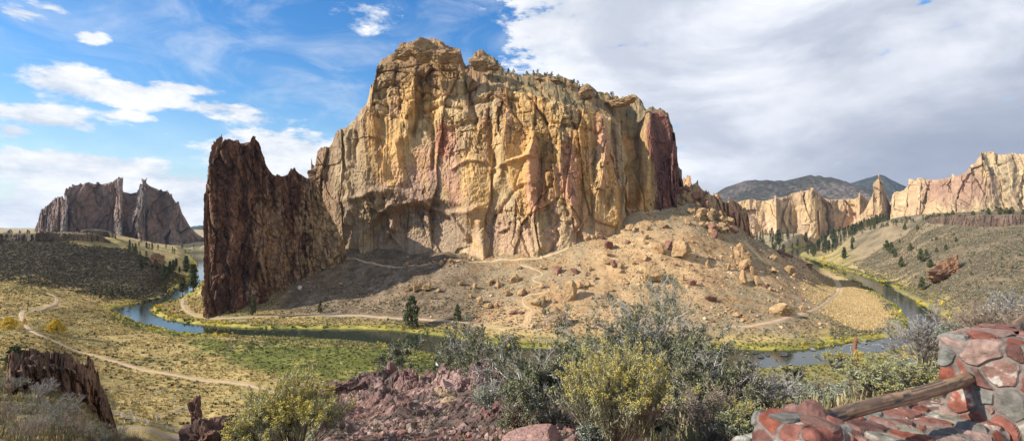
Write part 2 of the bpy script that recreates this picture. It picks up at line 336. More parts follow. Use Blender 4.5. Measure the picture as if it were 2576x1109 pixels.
# ---- ground colours (albedo)
XD = PX * DS; YD = (HOR + (CAMZ - HT) / YY * F) * DS          # sketch coordinates of each vertex, used to lay out the planting
n1 = fbm(XX/22, YY/22, 0, 5, 101)[..., None]; n2 = fbm(XX/5, YY/5, 0, 4, 102)[..., None]; n3 = fbm(XX/90, YY/90, 0, 4, 103)[..., None]
def m_(a): return a[..., None]
straw = np.array([.41, .30, .12]); olive = np.array([.25, .205, .08]); green = np.array([.135, .145, .035]); talus = np.array([.45, .295, .15])
soil = np.array([.30, .20, .12]); grey = np.array([.22, .18, .125]); dark = np.array([.075, .062, .042]); red = np.array([.26, .13, .09])
C = lerp(straw, olive, sst(-.25, .55, n1 + .4*n2))
# talus under the big cliff
tal = sst(225, 300, PX) * (1 - sst(818, 850, PX + n1[..., 0]*14)) * sst(1.5, 5, HT + n1[..., 0]*1.5) * sst(255, 275, YY) * (1 - sst(620, 760, YY))
ctal = lerp(lerp(talus, np.array([.42, .26, .125]), sst(-.3, .5, n1)), np.array([.24, .19, .115]), sst(.0, .6, n3 + .6*n2) * .8)
shad = (1 - sst(455, 500, PX))[..., None]                      # fin's shadow painted into the western talus colour, over greyer sage ground
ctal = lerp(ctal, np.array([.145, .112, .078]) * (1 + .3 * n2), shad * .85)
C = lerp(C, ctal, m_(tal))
# right hillside (grey-tan sage slope)
rh = sst(845, 880, PX + (YY-560)*.05) * sst(270, 330, YY) * sst(3.5, 8, HT)
crh = lerp(np.array([.27, .20, .115]), np.array([.14, .115, .07]), sst(-.4, .4, n1 + .5*n2))
crh = lerp(crh, np.array([.15, .115, .075]), m_(sst(910, 990, PX)) * .65)  # cloud shadow put into the colour, darker towards the right
C = lerp(C, crh, m_(rh))
# left mesa: basalt scree slope, colour darkened to stand in for shade, straw top
ml = (1 - sst(150, 185, PX - (YY-450)*.12)) * sst(380, 440, YY + n1[..., 0]*25 + (PX - 80)*.1) * (1 - sst(555, 572, YY + n1[..., 0]*3 - sst(80, 130, PX) * 45))
cml = lerp(np.array([.07, .056, .035]), np.array([.16, .125, .06]), sst(-.05, .65, n1 + .6*n2 + m_((440 - YY)/120)))
C = lerp(C, cml, m_(ml))
# far ground
C = lerp(C, np.array([.36, .28, .16]), m_(sst(1000, 1300, YY)))
# green meadow by the river (two lobes) and reed bed
def blob(cx, cy, rx, ry, rot=0.0):
    c, s_ = math.cos(rot), math.sin(rot); a = XD - cx; b = YD - cy
    return 1 - np.sqrt(((a*c + b*s_) / rx)**2 + ((-a*s_ + b*c) / ry)**2)
meadow = np.maximum.reduce([blob(800, 905, 330, 55, .06), blob(600, 880, 150, 28, .2), blob(1060, 905, 200, 55, .1), blob(430, 830, 130, 16, .15)])
val = (YY > 130) & (YY < 420)
gm = sst(-.12, .3, meadow + .35*n1[..., 0]) * val * (SD > -1)
C = lerp(C, lerp(green, np.array([.27, .22, .07]), sst(-.1, .6, n1 + .6*n2)), m_(gm))
nearbank = ((YD > 900) & (XD > 1150) & (YY > 130) & (YY < 300))
C = lerp(C, lerp(np.array([.16, .16, .04]), np.array([.25, .20, .08]), sst(-.3, .3, n1)), m_(nearbank * .9))
bank = sst(11, 3, SD + n1[..., 0]*6 ) * (SD > -2) * (YY > 150)
C = lerp(C, lerp(np.array([.22, .21, .045]), np.array([.32, .27, .055]), sst(-.3, .3, n2)), m_(bank * .85))
reed = sst(4, 14, SD + 5*n2[..., 0]) * sst(-.1, .45, np.maximum.reduce([blob(2190, 720, 80, 26, .7), blob(2140, 770, 140, 50, .5), blob(2180, 745, 130, 40, .55)]) + .25*n1[..., 0]) * (YY > 200)
C = lerp(C, np.array([.50, .36, .17]), m_(reed))
# river bed
C = np.where(m_(SD < 0), np.array([.04, .045, .03]), C)
# near ground on the overlook: reddish gravel and dark duff
nr = 1 - sst(40, 90, YY)
cn = lerp(np.array([.26, .13, .10]), np.array([.10, .07, .05]), sst(-.25, .35, fbm(XX/2.5, YY/2.5, 0, 4, 55)[..., None]))
cn = lerp(cn, np.array([.25, .20, .10]), m_(1 - sst(230, 300, PX)))
cn = lerp(cn, np.array([.24, .18, .11]), m_(sst(640, 760, PX)))
C = lerp(C, cn, m_(nr))
pave = m_(((XX*.42 - YY + 2.55) > 0) * (YY < 12) * 1.0)
C = lerp(C, np.array([.36, .20, .15]), pave)
C = C * (1 + .28 * n2 + .12 * fbm(XX/1.6, YY/1.6, 0, 3, 107)[..., None])
V = np.stack([XX, YY, HT], -1).reshape(-1, 3)
fc = grid_faces(len(Pn), len(Yn))
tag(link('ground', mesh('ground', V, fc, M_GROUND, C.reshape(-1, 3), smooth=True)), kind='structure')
# a broad plain carries on to the horizon on every side
bm = MB(); th = np.arange(0, 72) * 2*math.pi/72
ra = [6600, 7200, 8000, 9200]
Vp = np.array([[r*math.cos(a), r*math.sin(a), -6 - (0 if r < 9000 else r*.002)] for r in ra for a in th])
i = np.arange(len(ra)-1)[:, None]; j = np.arange(72)[None, :]
fp = np.stack([i*72+j, i*72+(j+1) % 72, (i+1)*72+(j+1) % 72, (i+1)*72+j], -1).reshape(-1, 4)
bm.add(Vp, fp, (.15, .15, .11)); tag(bm.build('terrain', M_GROUND), kind='structure')
# river
mw = bpy.data.materials.new('river_water'); mw.use_nodes = True; N, L = nt(mw); bs = N['Principled BSDF']
bs.inputs['Base Color'].default_value = (.022, .032, .022, 1); bs.inputs['Roughness'].default_value = .06; bs.inputs['IOR'].default_value = 1.33
tc = N.new('ShaderNodeTexCoord'); mp = N.new('ShaderNodeMapping'); L.new(tc.outputs['Object'], mp.inputs[0])
nz = N.new('ShaderNodeTexNoise'); nz.inputs['Scale'].default_value = .7; nz.inputs['Detail'].default_value = 6; L.new(mp.outputs[0], nz.inputs['Vector'])
bp = N.new('ShaderNodeBump'); bp.inputs['Strength'].default_value = .25; bp.inputs['Distance'].default_value = .12; L.new(nz.outputs['Fac'], bp.inputs['Height']); L.new(bp.outputs[0], bs.inputs['Normal'])
xs = np.linspace(-900, 1700, 60); ys = np.linspace(190, 2100, 60)
Xg, Yg = np.meshgrid(xs, ys, indexing='ij')
tag(link('river', mesh('river', np.stack([Xg, Yg, 0*Xg], -1).reshape(-1, 3), grid_faces(60, 60), mw)), kind='structure')

# ---- paths
M_PATH = mat_col('trail_dust', .95, .05, bump=.3, bscale=2, var=.12, vscale=1.2, bdist=.1)
PATHM = np.zeros(HT.shape)
def path(name, pts, w, col=(.48, .34, .22), Ymin=130, lift=.13):
    Pt = np.array([tuple(hit(x, y, Ymin))[:2] for x, y in pts]); Pt = densify(chaikin(Pt, 3), 1.0)
    for qx, qy in Pt:
        ip = int(round((512 + F*qx/qy - Pn[0])/1.25)); dp = int(math.ceil((w*.5+.5)*F/qy/1.25)); j0, j1 = np.searchsorted(Yn, (qy-w*.5-.7, qy+w*.5+.7)); PATHM[max(ip-dp, 0):ip+dp+1, j0:j1+1] = 1
    T = np.gradient(Pt, axis=0); T /= np.linalg.norm(T, axis=1)[:, None] + 1e-9; Nn = np.stack([-T[:, 1], T[:, 0]], 1)
    k = np.linspace(-1, 1, 7); ww = w/2 * (1 + .25 * noise(np.arange(len(Pt))*.13, 0, 0, 5))
    Q = Pt[:, None] + Nn[:, None] * (k[None, :, None] * ww[:, None, None])
    z = ground(Q[..., 0], Q[..., 1]); zc = z[:, 3:4]
    z = np.maximum(z, zc - .2) + lift
    z[:, 0] -= .35; z[:, -1] -= .35
    Vp = np.concatenate([Q, z[..., None]], -1).reshape(-1, 3)
    cc = np.array(col) * (1 + .12 * fbm(Vp[:, 0]/3, Vp[:, 1]/3, 0, 3, 9)[:, None])
    return tag(link(name, mesh(name, Vp, grid_faces(len(Pt), 7), M_PATH, cc, True)), kind='structure')
path('path', [(145,757),(128,745),(140,738),(118,736),(112,740),(143,757),(138,768),(110,774),(62,780),(52,788),(62,812),(85,840),(150,862),(220,888),(300,910),(390,934),(470,948),(560,957),(640,968),(712,990)][5:], 2.4)
path('path', [(118,736),(140,744),(146,755),(138,766),(110,772)], 2.2)
path('path', [(462,748),(458,765),(470,782),(500,797),(560,801),(640,796),(720,792),(800,788),(900,791),(1000,799),(1100,804),(1200,814),(1275,826)], 2.4, (.40, .30, .20), 250)
path('path', [(1830,820),(1900,818),(1960,806),(2020,790),(2070,770),(2100,745),(2114,722),(2098,695),(2075,682)], 2.0, Ymin=255)
path('path', [(1275,826),(1330,812),(1325,795),(1345,780),(1312,762),(1322,740),(1390,735),(1370,715),(1330,700),(1380,690),(1310,665)], 1.0, (.50, .36, .21), 250)
path('path', [(862,645),(930,660),(1010,672),(1060,665),(1150,655),(1250,652),(1350,650),(1420,632),(1470,600),(1540,560),(1600,540),(1650,528)], 1.7, (.54, .39, .23), 340)
path('dirt_road', [(230,1075),(380,1082),(470,1093),(560,1096),(640,1103),(720,1115)], 5, (.36, .26, .18), 100)
path('path', [(2290,775),(2340,795),(2390,790),(2345,765),(2270,735),(2210,712),(2160,700)], 1.6, (.26, .20, .13), 300)
# ================================================================ ROCK WALLS
def seg_field(XD, YD, pts, w):
    """smooth ridge profile (1 on the line, 0 beyond width w) round a polyline in sketch coordinates"""
    d = np.full(XD.shape, 1e9)
    for (ax, ay), (bx, by) in zip(pts[:-1], pts[1:]):
        ex, ey = bx - ax, by - ay; L2 = ex*ex + ey*ey + 1e-9
        t = np.clip(((XD - ax) * ex + (YD - ay) * ey) / L2, 0, 1)
        d = np.minimum(d, (XD - ax - t*ex)**2 + (YD - ay - t*ey)**2)
    return np.exp(-d / (w*w))
def wall(name, nodes, ds, nz, sink=8, cap=40, sky=None, back=(0, 1), rough=None, feats=(), palette=None, colf=None, top_jag=2.0, jag_f=.12,
         batter=.08, flare=None, onground=None, mat=None, label=None, cat='cliff', group=None, kind=None, seed=0, drop=30, close=True, roundtop=3.0, ncap=14, capn=.25):
    """nodes: (x, top, base, Y [, dY at top]) in sketch coordinates along the foot of the wall, left to right"""
    if onground:      # nodes (x, height in metres, base): the foot is found on the terrain
        nn_ = []
        for x_, h_, b_ in nodes:
            g_ = hit(x_, b_, *onground); yb_ = (HOR + (CAMZ - g_.z)/g_.y*F)*DS
            nn_.append((x_, yb_ - h_/g_.y*F*DS, yb_, g_.y))
        nodes = nn_
    nd = np.array([n[:4] for n in nodes], float)
    wx = (nd[:, 0] / DS - 512) / F * nd[:, 3]
    seg = np.hypot(np.diff(wx), np.diff(nd[:, 3])); s_n = np.concatenate([[0], np.cumsum(seg)])
    ns = max(int(s_n[-1] / ds), 8); s = np.linspace(0, s_n[-1], ns)
    Yb = np.interp(s, s_n, nd[:, 3]); Xb = np.interp(s, s_n, wx)
    k = max(1, int(3.0 / ds)); kk = np.ones(2*k + 1) / (2*k + 1)
    sm = lambda a, n=1: np.convolve(np.pad(a, k, mode='edge'), kk, 'valid')
    Xs, Ys = sm(Xb), sm(Yb)
    top = np.interp(s, s_n, nd[:, 1]); base = np.interp(s, s_n, nd[:, 2])
    zb = CAMZ - (base / DS - HOR) / F * Yb - sink; zt = CAMZ - (top / DS - HOR) / F * Yb
    zt = CAMZ - (top / DS - HOR) / F * (Yb + batter * (zt - zb))
    sc = Yb.mean() / 385.0
    jj = fbm(s * jag_f / sc, 0, seed, 5, seed + 40, .6) * top_jag * sc
    f1, _, cr, _ = worley(s * jag_f * .7 / sc, 0.5, 0.5, seed + 41); jj += (cr - .5) * top_jag * 1.2 * sc * (1 - .6*f1)
    zt = zt + jj
    T = np.stack([np.gradient(sm(sm(Xs))), np.gradient(sm(sm(Ys)))], 1); T /= np.linalg.norm(T, axis=1)[:, None] + 1e-9
    Nn = np.stack([T[:, 1], -T[:, 0]], 1)
    rd = -np.stack([Xs, Ys], 1); rd /= np.linalg.norm(rd, axis=1)[:, None]
    Nn = .3 * Nn + .7 * rd; Nn /= np.linalg.norm(Nn, axis=1)[:, None]
    t = np.linspace(0, 1, nz)[None, :]
    z = zb[:, None] + (zt - zb)[:, None] * t
    X0 = np.broadcast_to(Xs[:, None], z.shape); Y0 = np.broadcast_to(Ys[:, None], z.shape); S_ = np.broadcast_to(s[:, None], z.shape)
    xd = (512 + F * X0 / Y0) * DS; yd = (HOR + (CAMZ - z) / Y0 * F) * DS
    D = -batter * (z - zb[:, None]) + rough(S_, z, X0, Y0, xd, yd, t)
    FS = 1.25 if name == 'cliff' and len(feats) > 20 else 1.0
    for f in feats:
        if f[0] == 'line': D = D + FS * f[3] * seg_field(xd + 5*noise(S_/7/sc, z/7/sc, 1, 3), yd + 5*noise(S_/7/sc, z/7/sc, 5, 4), f[1], f[2])
        elif f[0] == 'blob':
            _, cx, cy, rx, ry, dep, sharp = f
            q = np.sqrt(((xd - cx + 9*noise(S_/12/sc, z/12/sc, 2, 6))/rx)**2 + ((yd - cy + 9*noise(S_/12/sc, z/12/sc, 7, 7))/ry)**2)
            D = D + FS * dep * sst(1 + sharp, 1 - sharp, q)
        elif f[0] == 'step':    # everything right of the line steps out/in by depth, fading over a width
            _, pts, wid, dep, y0, y1 = f
            ln = np.interp(yd, [p[1] for p in pts], [p[0] for p in pts]) + 6*noise(S_/9/sc, z/9/sc, 3, 9)
            q = (xd - ln) / wid
            D = D + dep * np.where(q > 0, np.exp(-q*.35), 0) * sst(y0 - 10, y0 + 10, yd) * sst(y1 + 15, y1 - 15, yd) * sst(0, .25, np.maximum(q, 0))
    D = D - roundtop * sc * t**10
    XX_ = X0 + Nn[:, 0:1] * D; YY_ = Y0 + Nn[:, 1:2] * D
    if flare: XX_ = XX_ - flare[0] * (1-t)**1.1 * np.exp(-S_/flare[1])
    Vs = np.stack([XX_, YY_, z], -1)
    # top: runs back from the rim to the skyline and down behind
    bk0 = np.stack([Xs, Ys], 1); bk0 /= np.linalg.norm(bk0, axis=1)[:, None]; bk = (bk0[:, 0:1], bk0[:, 1:2])
    u = (np.arange(1, ncap + 1) / ncap)[None, :]
    q = 1 - (1 - u)**1.0
    wS = sst(0, .25, u)
    k2 = max(2, int(7 * sc / ds)); kk2 = np.ones(2*k2 + 1) / (2*k2 + 1)
    sm2 = lambda a: np.convolve(np.pad(a, k2, mode='edge'), kk2, 'valid')
    ex, ey, ezt = XX_[:, -1], YY_[:, -1], zt
    cx_ = lerp(ex[:, None], sm2(ex)[:, None], wS) + bk[0] * cap * q; cy_ = lerp(ey[:, None], sm2(ey)[:, None], wS) + bk[1] * cap * q
    if sky is not None:
        sk = np.interp(xd[:, -1], [p[0] for p in sky], [p[1] for p in sky])
        zs = CAMZ - (sk / DS - HOR) / F * (YY_[:, -1] + cap * .8)
        zs = np.maximum(zs, zt - 3 * sc); zt2 = sm2(zt)
    else: zt2 = sm2(zt); zs = zt + .5 * sc
    bm_ = (1 if sky is not None else capn) * sc * sst(0, .15, u)
    cz_ = lerp(ezt[:, None], zt2[:, None], wS) + (zs - zt)[:, None] * sst(0, .8, u)
    w1, w2, w3, w4 = worley(cx_/9/sc, cy_/11/sc, cz_/30/sc, seed+53)
    cz_ = cz_ + bm_ * ((w3 - .5) * 3.2 + w4 * 2.2 - 1.2 * sst(.2, 0, w2 - w1) + noise(cx_/22/sc, cy_/22/sc, 0, seed+50) * 1.6 + fbm(cx_/3/sc, cy_/3/sc, 0, 3, seed+51) * .8)
    Vc = np.stack([cx_, cy_, cz_], -1)
    Vd = Vc[:, -1:].copy(); Vd[..., 1] += drop * .4; Vd[..., 2] = np.minimum(zb[:, None], Vd[..., 2] - 2)
    A = np.concatenate([Vs, Vc, Vd], 1)
    xA = np.concatenate([xd, (512 + F * cx_/cy_) * DS, xd[:, -1:]], 1)
    yA = np.concatenate([yd, (HOR + (CAMZ - cz_)/cy_*F) * DS, yd[:, -1:]], 1)
    sA = np.concatenate([S_, np.repeat(s[:, None], ncap + 1, 1)], 1)
    tA = np.concatenate([np.repeat(t, ns, 0), np.repeat(1 + u, ns, 0), np.full((ns, 1), 3.0)], 1)
    dA = np.concatenate([D, np.zeros((ns, ncap + 1))], 1)
    CC = colf(sA, A[..., 2], A[..., 0], A[..., 1], xA, yA, tA, dA)
    o = link(name, mesh(name, A.reshape(-1, 3), grid_faces(*A.shape[:2]), mat, CC.reshape(-1, 3)))
    tag(o, label, cat, group, kind)
    o_rows = dict(s=s, rim=np.stack([XX_[:, -1], YY_[:, -1], zt], 1), cap=Vc, face=Vs, xd=xd, yd=yd)
    return o, o_rows

def patch(xA, yA, cx, cy, rx, ry, n, soft=.5, k=.6):
    return sst(-soft, soft, 1 - np.sqrt(((xA - cx)/rx)**2 + ((yA - cy)/ry)**2) + n * k)[..., None]

# ---------------------------------------------------------------- the great tan wall
SLAB = {}
def rough_main(s, z, X, Y, xd, yd, t):
    wz = z + 7*noise(s/30, z/30, 0, 71); ws = s + 4*noise(s/24, z/30, 0, 72) + (z-90)*.04
    smooth = sst(560, 640, yd)                      # the lower wall is smoother slabs
    led = sst(330, 230, yd)                         # strata ledges near the rim
    fold = ridged(ws/62, wz/260, 0, 2, 73) * 4.5 + fbm(ws/24, wz/120, 3, 2, 74) * 1.4
    rag = sst(-.25, .35, noise(s/38, z/34, 5, 87))  # broken zones and plain zones
    # big fractured slabs with sharp arrises, then blocks
    f1, f2, cr, tl = worley(ws/17, wz/52, 0.5, 75); slab = (cr - .5) * 5.0 + tl * 5.0 - .8 * sst(.05, 0, f2 - f1) * sst(.3, .6, cr); SLAB['a'] = cr
    f1, f2, cr, tl = worley(ws/7.5, wz/15, 0.5, 78); blk = (cr - .5) * 2.6 + tl * 3.2 - .5 * sst(.06, 0, f2 - f1); SLAB['b'] = cr
    f1, f2, cr, tl = worley(ws/2.6, wz/4.2, 0.5, 88); sml = (cr - .5) * 1.1 + tl * .9 - .4 * sst(.1, 0, f2 - f1)
    D = fold * (1 - .5*smooth) + slab * (1 - .55*smooth) + .85 * blk * (.15 + .85*rag) * (1 - .55*smooth) + sml * (.2 + .8*rag) * (1 - .6*smooth)
    D += (.45 - .2*smooth) * (1 - np.abs(noise(ws/2.2, wz/45, 0, 76))*2) * sst(-.2, .3, noise(s/30, z/40, 8, 77))
    lz = wz/9 + .9*fbm(ws/34, 0, 4, 2, 79); q = lz - np.floor(lz)
    D += led * (-2.4 * sst(.0, .8, q) + 1.6 * sst(.85, 1, q)) * (.4 + .9*noise(ws/16, np.floor(lz)*.7, 0, 81))
    D += fbm(s/1.6, z/1.9, 0, 3, 82) * (.55 - .2*smooth)
    ov = noise(ws/30, wz/20, 6, 83); D += 1.8 * sst(.25, .32, ov) * sst(120, 400, yd) * (1 - .6*smooth)
    pk = noise(s/4, z/3, 9, 84); D -= 1.6 * sst(.45, .7, pk) * rag
    f1, f2, cr, tl = worley(ws/16, wz/12, 0.5, 85); D += sst(300, 190, yd) * ((cr - .4) * 5.0 - 1.8*sst(.15, 0, f2 - f1) + 1.8*(1 - f1))
    return D
YEL = np.array([.60, .375, .15]); TAN = np.array([.57, .39, .19]); ORG = np.array([.57, .30, .10]); PNK = np.array([.54, .27, .17]); BRN = np.array([.17, .095, .055]); MAU = np.array([.34, .23, .16]); CRM = np.array([.62, .45, .25]); GRY = np.array([.36, .28, .17]); PUR = np.array([.155, .07, .065])
def col_main(s, z, X, Y, xA, yA, t, d):
    a = fbm(s/40, z/34, 0, 4, 111)[..., None]; b = fbm(s/9, z/26, 0, 5, 112)[..., None]; c = fbm(s/3.2, z/40, 0, 4, 113)[..., None]; e = fbm(s/5, z/5, 0, 4, 114)[..., None]
    C = lerp(TAN, YEL, sst(-.4, .3, a + .4*b)); C = lerp(C, ORG, sst(.15, .75, b + .35*c) * sst(1150, 1500, xA)[..., None] * .8)
    C = lerp(C, GRY, sst(.25, .8, e - .5*a) * .45)
    pad = lambda q: np.concatenate([q, np.repeat(q[:, -1:], s.shape[1]-q.shape[1], 1)], 1)[..., None]
    ca, cb2 = pad(SLAB['a']), pad(SLAB['b'])
    C = C * (.86 + .26*ca) * (.92 + .16*cb2); C = lerp(C, ORG, sst(.74, .78, ca) * .4); C = lerp(C, np.array([.46, .34, .20]), sst(.2, .16, ca) * .4); C = lerp(C, np.array([.52,.31,.20]), sst(.86, .9, cb2)*.45)
    nn = (b + .4*e)[..., 0]
    # pale lower wall
    C = lerp(C, lerp(CRM, np.array([.56, .38, .20]), sst(-.4, .4, b)), sst(560, 640, yA + 40*nn)[..., None] * sst(1050, 1180, xA)[..., None] * .75)
    # mauve and buff of the recess
    C = lerp(C, lerp(MAU, np.array([.36, .25, .17]), sst(-.3, .4, a + e*.5)), patch(xA, yA, 985, 560, 190, 120, nn) * .9)
    C = lerp(C, np.array([.40, .29, .19]), patch(xA, yA, 1090, 590, 105, 60, nn, .3, .2) * .8)
    for cx, cy, rx, ry, k in ((1118, 345, 26, 42, .9), (1132, 410, 30, 45, .5), (1058, 395, 30, 50, .6), (1040, 460, 36, 60, .5), (1140, 470, 26, 40, .6), (1350, 440, 20, 90, .85), (1432, 450, 26, 80, .95), (1445, 560, 22, 70, .55), (1518, 340, 16, 75, .75), (1300, 600, 60, 45, .5), (1120, 390, 60, 60, .35), (1395, 580, 18, 90, .5), (1555, 380, 12, 60, .5)):
        C = lerp(C, PNK if k > .55 else np.array([.47, .29, .21]), patch(xA, yA, cx, cy, rx, ry, nn, .35, .55) * k * .8)
    C = lerp(C, np.array([.45, .12, .055]), patch(xA, yA, 1105, 345, 14, 34, nn, .3, .5) * .45)
    # grey-buff left shoulder
    C = lerp(C, lerp(np.array([.32, .24, .15]), np.array([.42, .31, .17]), sst(-.3, .4, b)), sst(1010, 900, xA + 50*a[..., 0])[..., None] * .7)
    # dark varnish under the rim and down the streaks
    v = sst(.12, .55, c + .3*a) * sst(430, 200, yA)[..., None]
    C = lerp(C, BRN, v * .7)
    C = lerp(C, BRN * 1.4, sst(.4, .8, c - .2*b) * .35)
    C = lerp(C, np.array([.23, .14, .07]), sst(235, 165, yA + 25*nn)[..., None] * .75)
    # purple-red end tower
    C = lerp(C, lerp(PUR, np.array([.24, .10, .07]), sst(-.2, .6, b)), sst(1630, 1652, xA + 18*nn + (420 - yA)*.07)[..., None] * .95)
    # red-brown fringe of the west edge
    C = lerp(C, np.array([.28, .16, .09]), sst(870, 800, xA + 20*nn)[..., None] * .6)
    # ground on the summit
    C = lerp(C, lerp(np.array([.20, .17, .10]), np.array([.30, .20, .10]), sst(-.3, .3, e)), (sst(1.05, 1.2, t) * sst(1200, 1260, xA))[..., None] * .8)
    # seams
    C = C * (1 - .55 * sst(.80, .99, 1 - np.abs(noise(s/6, z/55, 0, 117)))[..., None] * .6)
    return C * (1 + .16*e + .12*c)
main_nodes = [(800, 480, 600, 443.0),(784, 430, 640, 446.0),(790, 385, 642, 444.9),(800, 372, 643, 443.0),(818, 368, 644, 439.7),(838, 330, 645, 436.0),(870, 312, 647, 430.0),(900, 300, 650, 424.7),(915, 272, 655, 422.1),(924, 262, 658, 420.5),(930, 205, 660, 419.4),(940, 165, 662, 417.6),(955, 158, 664, 415.0),(980, 152, 667, 412.4),(1000, 150, 668, 410.3),(1040, 152, 670, 406.2),(1080, 148, 668, 402.0),(1130, 160, 664, 397.0),(1165, 185, 660, 393.5),(1200, 200, 656, 390.0),(1250, 215, 654, 385.5),(1300, 228, 654, 381.0),(1350, 238, 653, 378.0),(1400, 252, 645, 375.0),(1440, 262, 628, 377),(1480, 275, 604, 381),(1520, 285, 575, 386),(1545, 290, 552, 389),(1575, 300, 532, 394),(1592, 345, 528, 405),(1608, 330, 526, 401),(1630, 272, 522, 399),(1650, 280, 515, 402),(1665, 285, 500, 406),(1685, 290, 488, 412),(1700, 312, 480, 420),(1706, 345, 476, 430),(1714, 440, 474, 450),(1716, 470, 474, 500)]
main_sky = [(784,430),(920,255),(945,152),(985,138),(1000,117),(1035,108),(1045,103),(1085,101),(1125,118),(1150,128),(1160,158),(1180,166),(1186,130),(1212,131),(1240,150),(1262,172),(1300,188),(1350,192),(1400,196),(1450,206),(1500,228),(1550,242),(1600,252),(1640,264),(1685,282),(1706,330),(1716,440)]
feats = [
 ('line', [(1040,170),(1030,240),(1018,310),(1020,330)], 16, 5.0), ('line', [(1052,180),(1048,260),(1035,330)], 5, -4), ('line', [(1165,190),(1185,270),(1195,320)], 7, -3.5),
 ('line', [(1310,200),(1350,260),(1372,300)], 4, -4.5), ('line', [(1372,300),(1385,360),(1380,420)], 5, -2), ('line', [(1085,270),(1085,330),(1085,420)], 6, -3), ('blob', 1130, 285, 48, 26, 4, .3),
 ('line', [(1225,265),(1230,330),(1240,420)], 8, -2.5), ('line', [(1270,300),(1262,400),(1240,470)], 14, 3.5), ('line', [(1345,330),(1330,420),(1340,500),(1360,620)], 12, 4.5), ('line', [(1368,360),(1365,440),(1385,560)], 6, -3),
 ('line', [(1410,330),(1412,400),(1420,470),(1445,540)], 10, 3.5), ('line', [(1470,280),(1478,400),(1465,520),(1455,600)], 9, -3), ('line', [(1520,290),(1520,380),(1500,480)], 11, 3.5), ('line', [(1552,300),(1555,420),(1530,520)], 7, -3.5),
 ('line', [(1590,300),(1598,380),(1598,450),(1590,520)], 10, -11), ('line', [(1572,310),(1578,400),(1572,500)], 10, 3), ('line', [(1640,280),(1640,380),(1625,470)], 10, 3),
 ('line', [(1310,400),(1330,390),(1350,330)], 5, 2.5), ('line', [(1240,560),(1300,470),(1340,470)], 7, -2.2), ('line', [(1230,420),(1300,400),(1345,390)], 5, 2.6),
 # the recess with its overhang
 ('blob', 1060, 595, 140, 85, -10, .16), ('line', [(905,640),(908,585),(945,535),(1000,508),(1065,508),(1125,540),(1165,600)], 6, 4), ('blob', 955, 600, 70, 85, -4, .4), ('line', [(870,500),(930,485),(985,470),(1030,490),(1090,520),(1150,535),(1200,525)], 9, 4.0), ('line', [(985,520),(975,570),(960,600)], 8, 4),
 ('line', [(1205,560),(1210,610),(1215,650)], 8, 3), ('line', [(1310,560),(1330,600),(1345,645)], 8, 2.5), ('line', [(1255,580),(1280,570),(1310,600),(1325,645)], 4, 2), ('line', [(1405,540),(1400,600),(1390,640)], 7, -2.5), ('line', [(1455,560),(1475,590),(1490,600)], 9, 3),
 ('line', [(870,320),(868,360),(872,410)], 7, 4), ('line', [(890,330),(890,400)], 5, -3), ('line', [(935,250),(930,350),(955,430)], 10, 3), ('line', [(960,200),(962,260),(950,330)], 6, -2.5), ('line', [(1000,300),(995,380),(1010,450)], 8, 3),
 ('line', [(830,560),(850,620),(860,650)], 8, -3), ('line', [(860,440),(880,500),(870,560)], 8, 3),
 # ledges
 ('line', [(1060,265),(1110,250),(1160,262)], 5, -3.5), ('line', [(1180,240),(1240,232),(1300,238)], 5, -3), ('line', [(1130,420),(1180,395),(1210,400)], 5, 2.5), ('line', [(1000,240),(1060,235),(1150,222)], 5, -2.5), ('line', [(1380,300),(1450,315),(1520,330)], 5, -2.5),
]
cliff_main, CM = wall('cliff', main_nodes, .42, 420, sink=14, cap=55, sky=main_sky, back=(.05, 1), rough=rough_main, feats=feats, colf=col_main, mat=M_CLIFF, seed=1, top_jag=1.6, batter=.10, roundtop=3, ncap=56,
     label='huge tan and orange rock cliff with pink patches towering over the talus in the centre')

# ---------------------------------------------------------------- the dark fin in front of it
def rough_fin(s, z, X, Y, xd, yd, t):
    ws = s + 3*noise(s/12, z/18, 0, 171) + (z-60)*.06
    D = ridged(ws/24, z/120, 0, 3, 173) * 3.6 + fbm(ws/11, z/30, 3, 3, 174) * 1.6
    f1, f2, cr, tl = worley(ws/8, z/19, .5, 175); D += (cr - .5) * 4.0 + tl * 3.6 - .8*sst(.08, 0, f2 - f1)
    f1, f2, cr, tl = worley(ws/3.1, z/6.5, .5, 176); D += (cr - .5) * 1.9 + tl * 1.6 - .4*sst(.08, 0, f2 - f1)
    f1, f2, cr, tl = worley(ws/1.3, z/1.9, .5, 178); D += (cr - .5) * .8 + tl * .6
    return D + fbm(s/1.2, z/1.4, 0, 3, 177) * .45
def col_fin(s, z, X, Y, xA, yA, t, d):
    a = fbm(s/18, z/40, 0, 4, 181)[..., None]; b = fbm(s/4, z/16, 0, 5, 182)[..., None]; e = fbm(s/1.8, z/2.4, 0, 4, 183)[..., None]
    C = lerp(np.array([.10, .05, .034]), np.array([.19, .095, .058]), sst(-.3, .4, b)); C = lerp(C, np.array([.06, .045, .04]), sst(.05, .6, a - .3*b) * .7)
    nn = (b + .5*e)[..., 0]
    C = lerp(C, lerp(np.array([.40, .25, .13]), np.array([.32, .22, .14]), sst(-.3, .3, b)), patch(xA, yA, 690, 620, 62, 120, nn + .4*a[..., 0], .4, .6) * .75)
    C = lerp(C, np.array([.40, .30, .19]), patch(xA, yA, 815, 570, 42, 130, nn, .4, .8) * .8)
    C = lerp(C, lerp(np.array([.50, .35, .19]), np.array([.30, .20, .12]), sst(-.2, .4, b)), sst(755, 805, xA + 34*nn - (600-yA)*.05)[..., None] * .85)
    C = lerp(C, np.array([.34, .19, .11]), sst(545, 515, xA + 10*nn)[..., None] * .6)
    return C * (1 + .28*e)
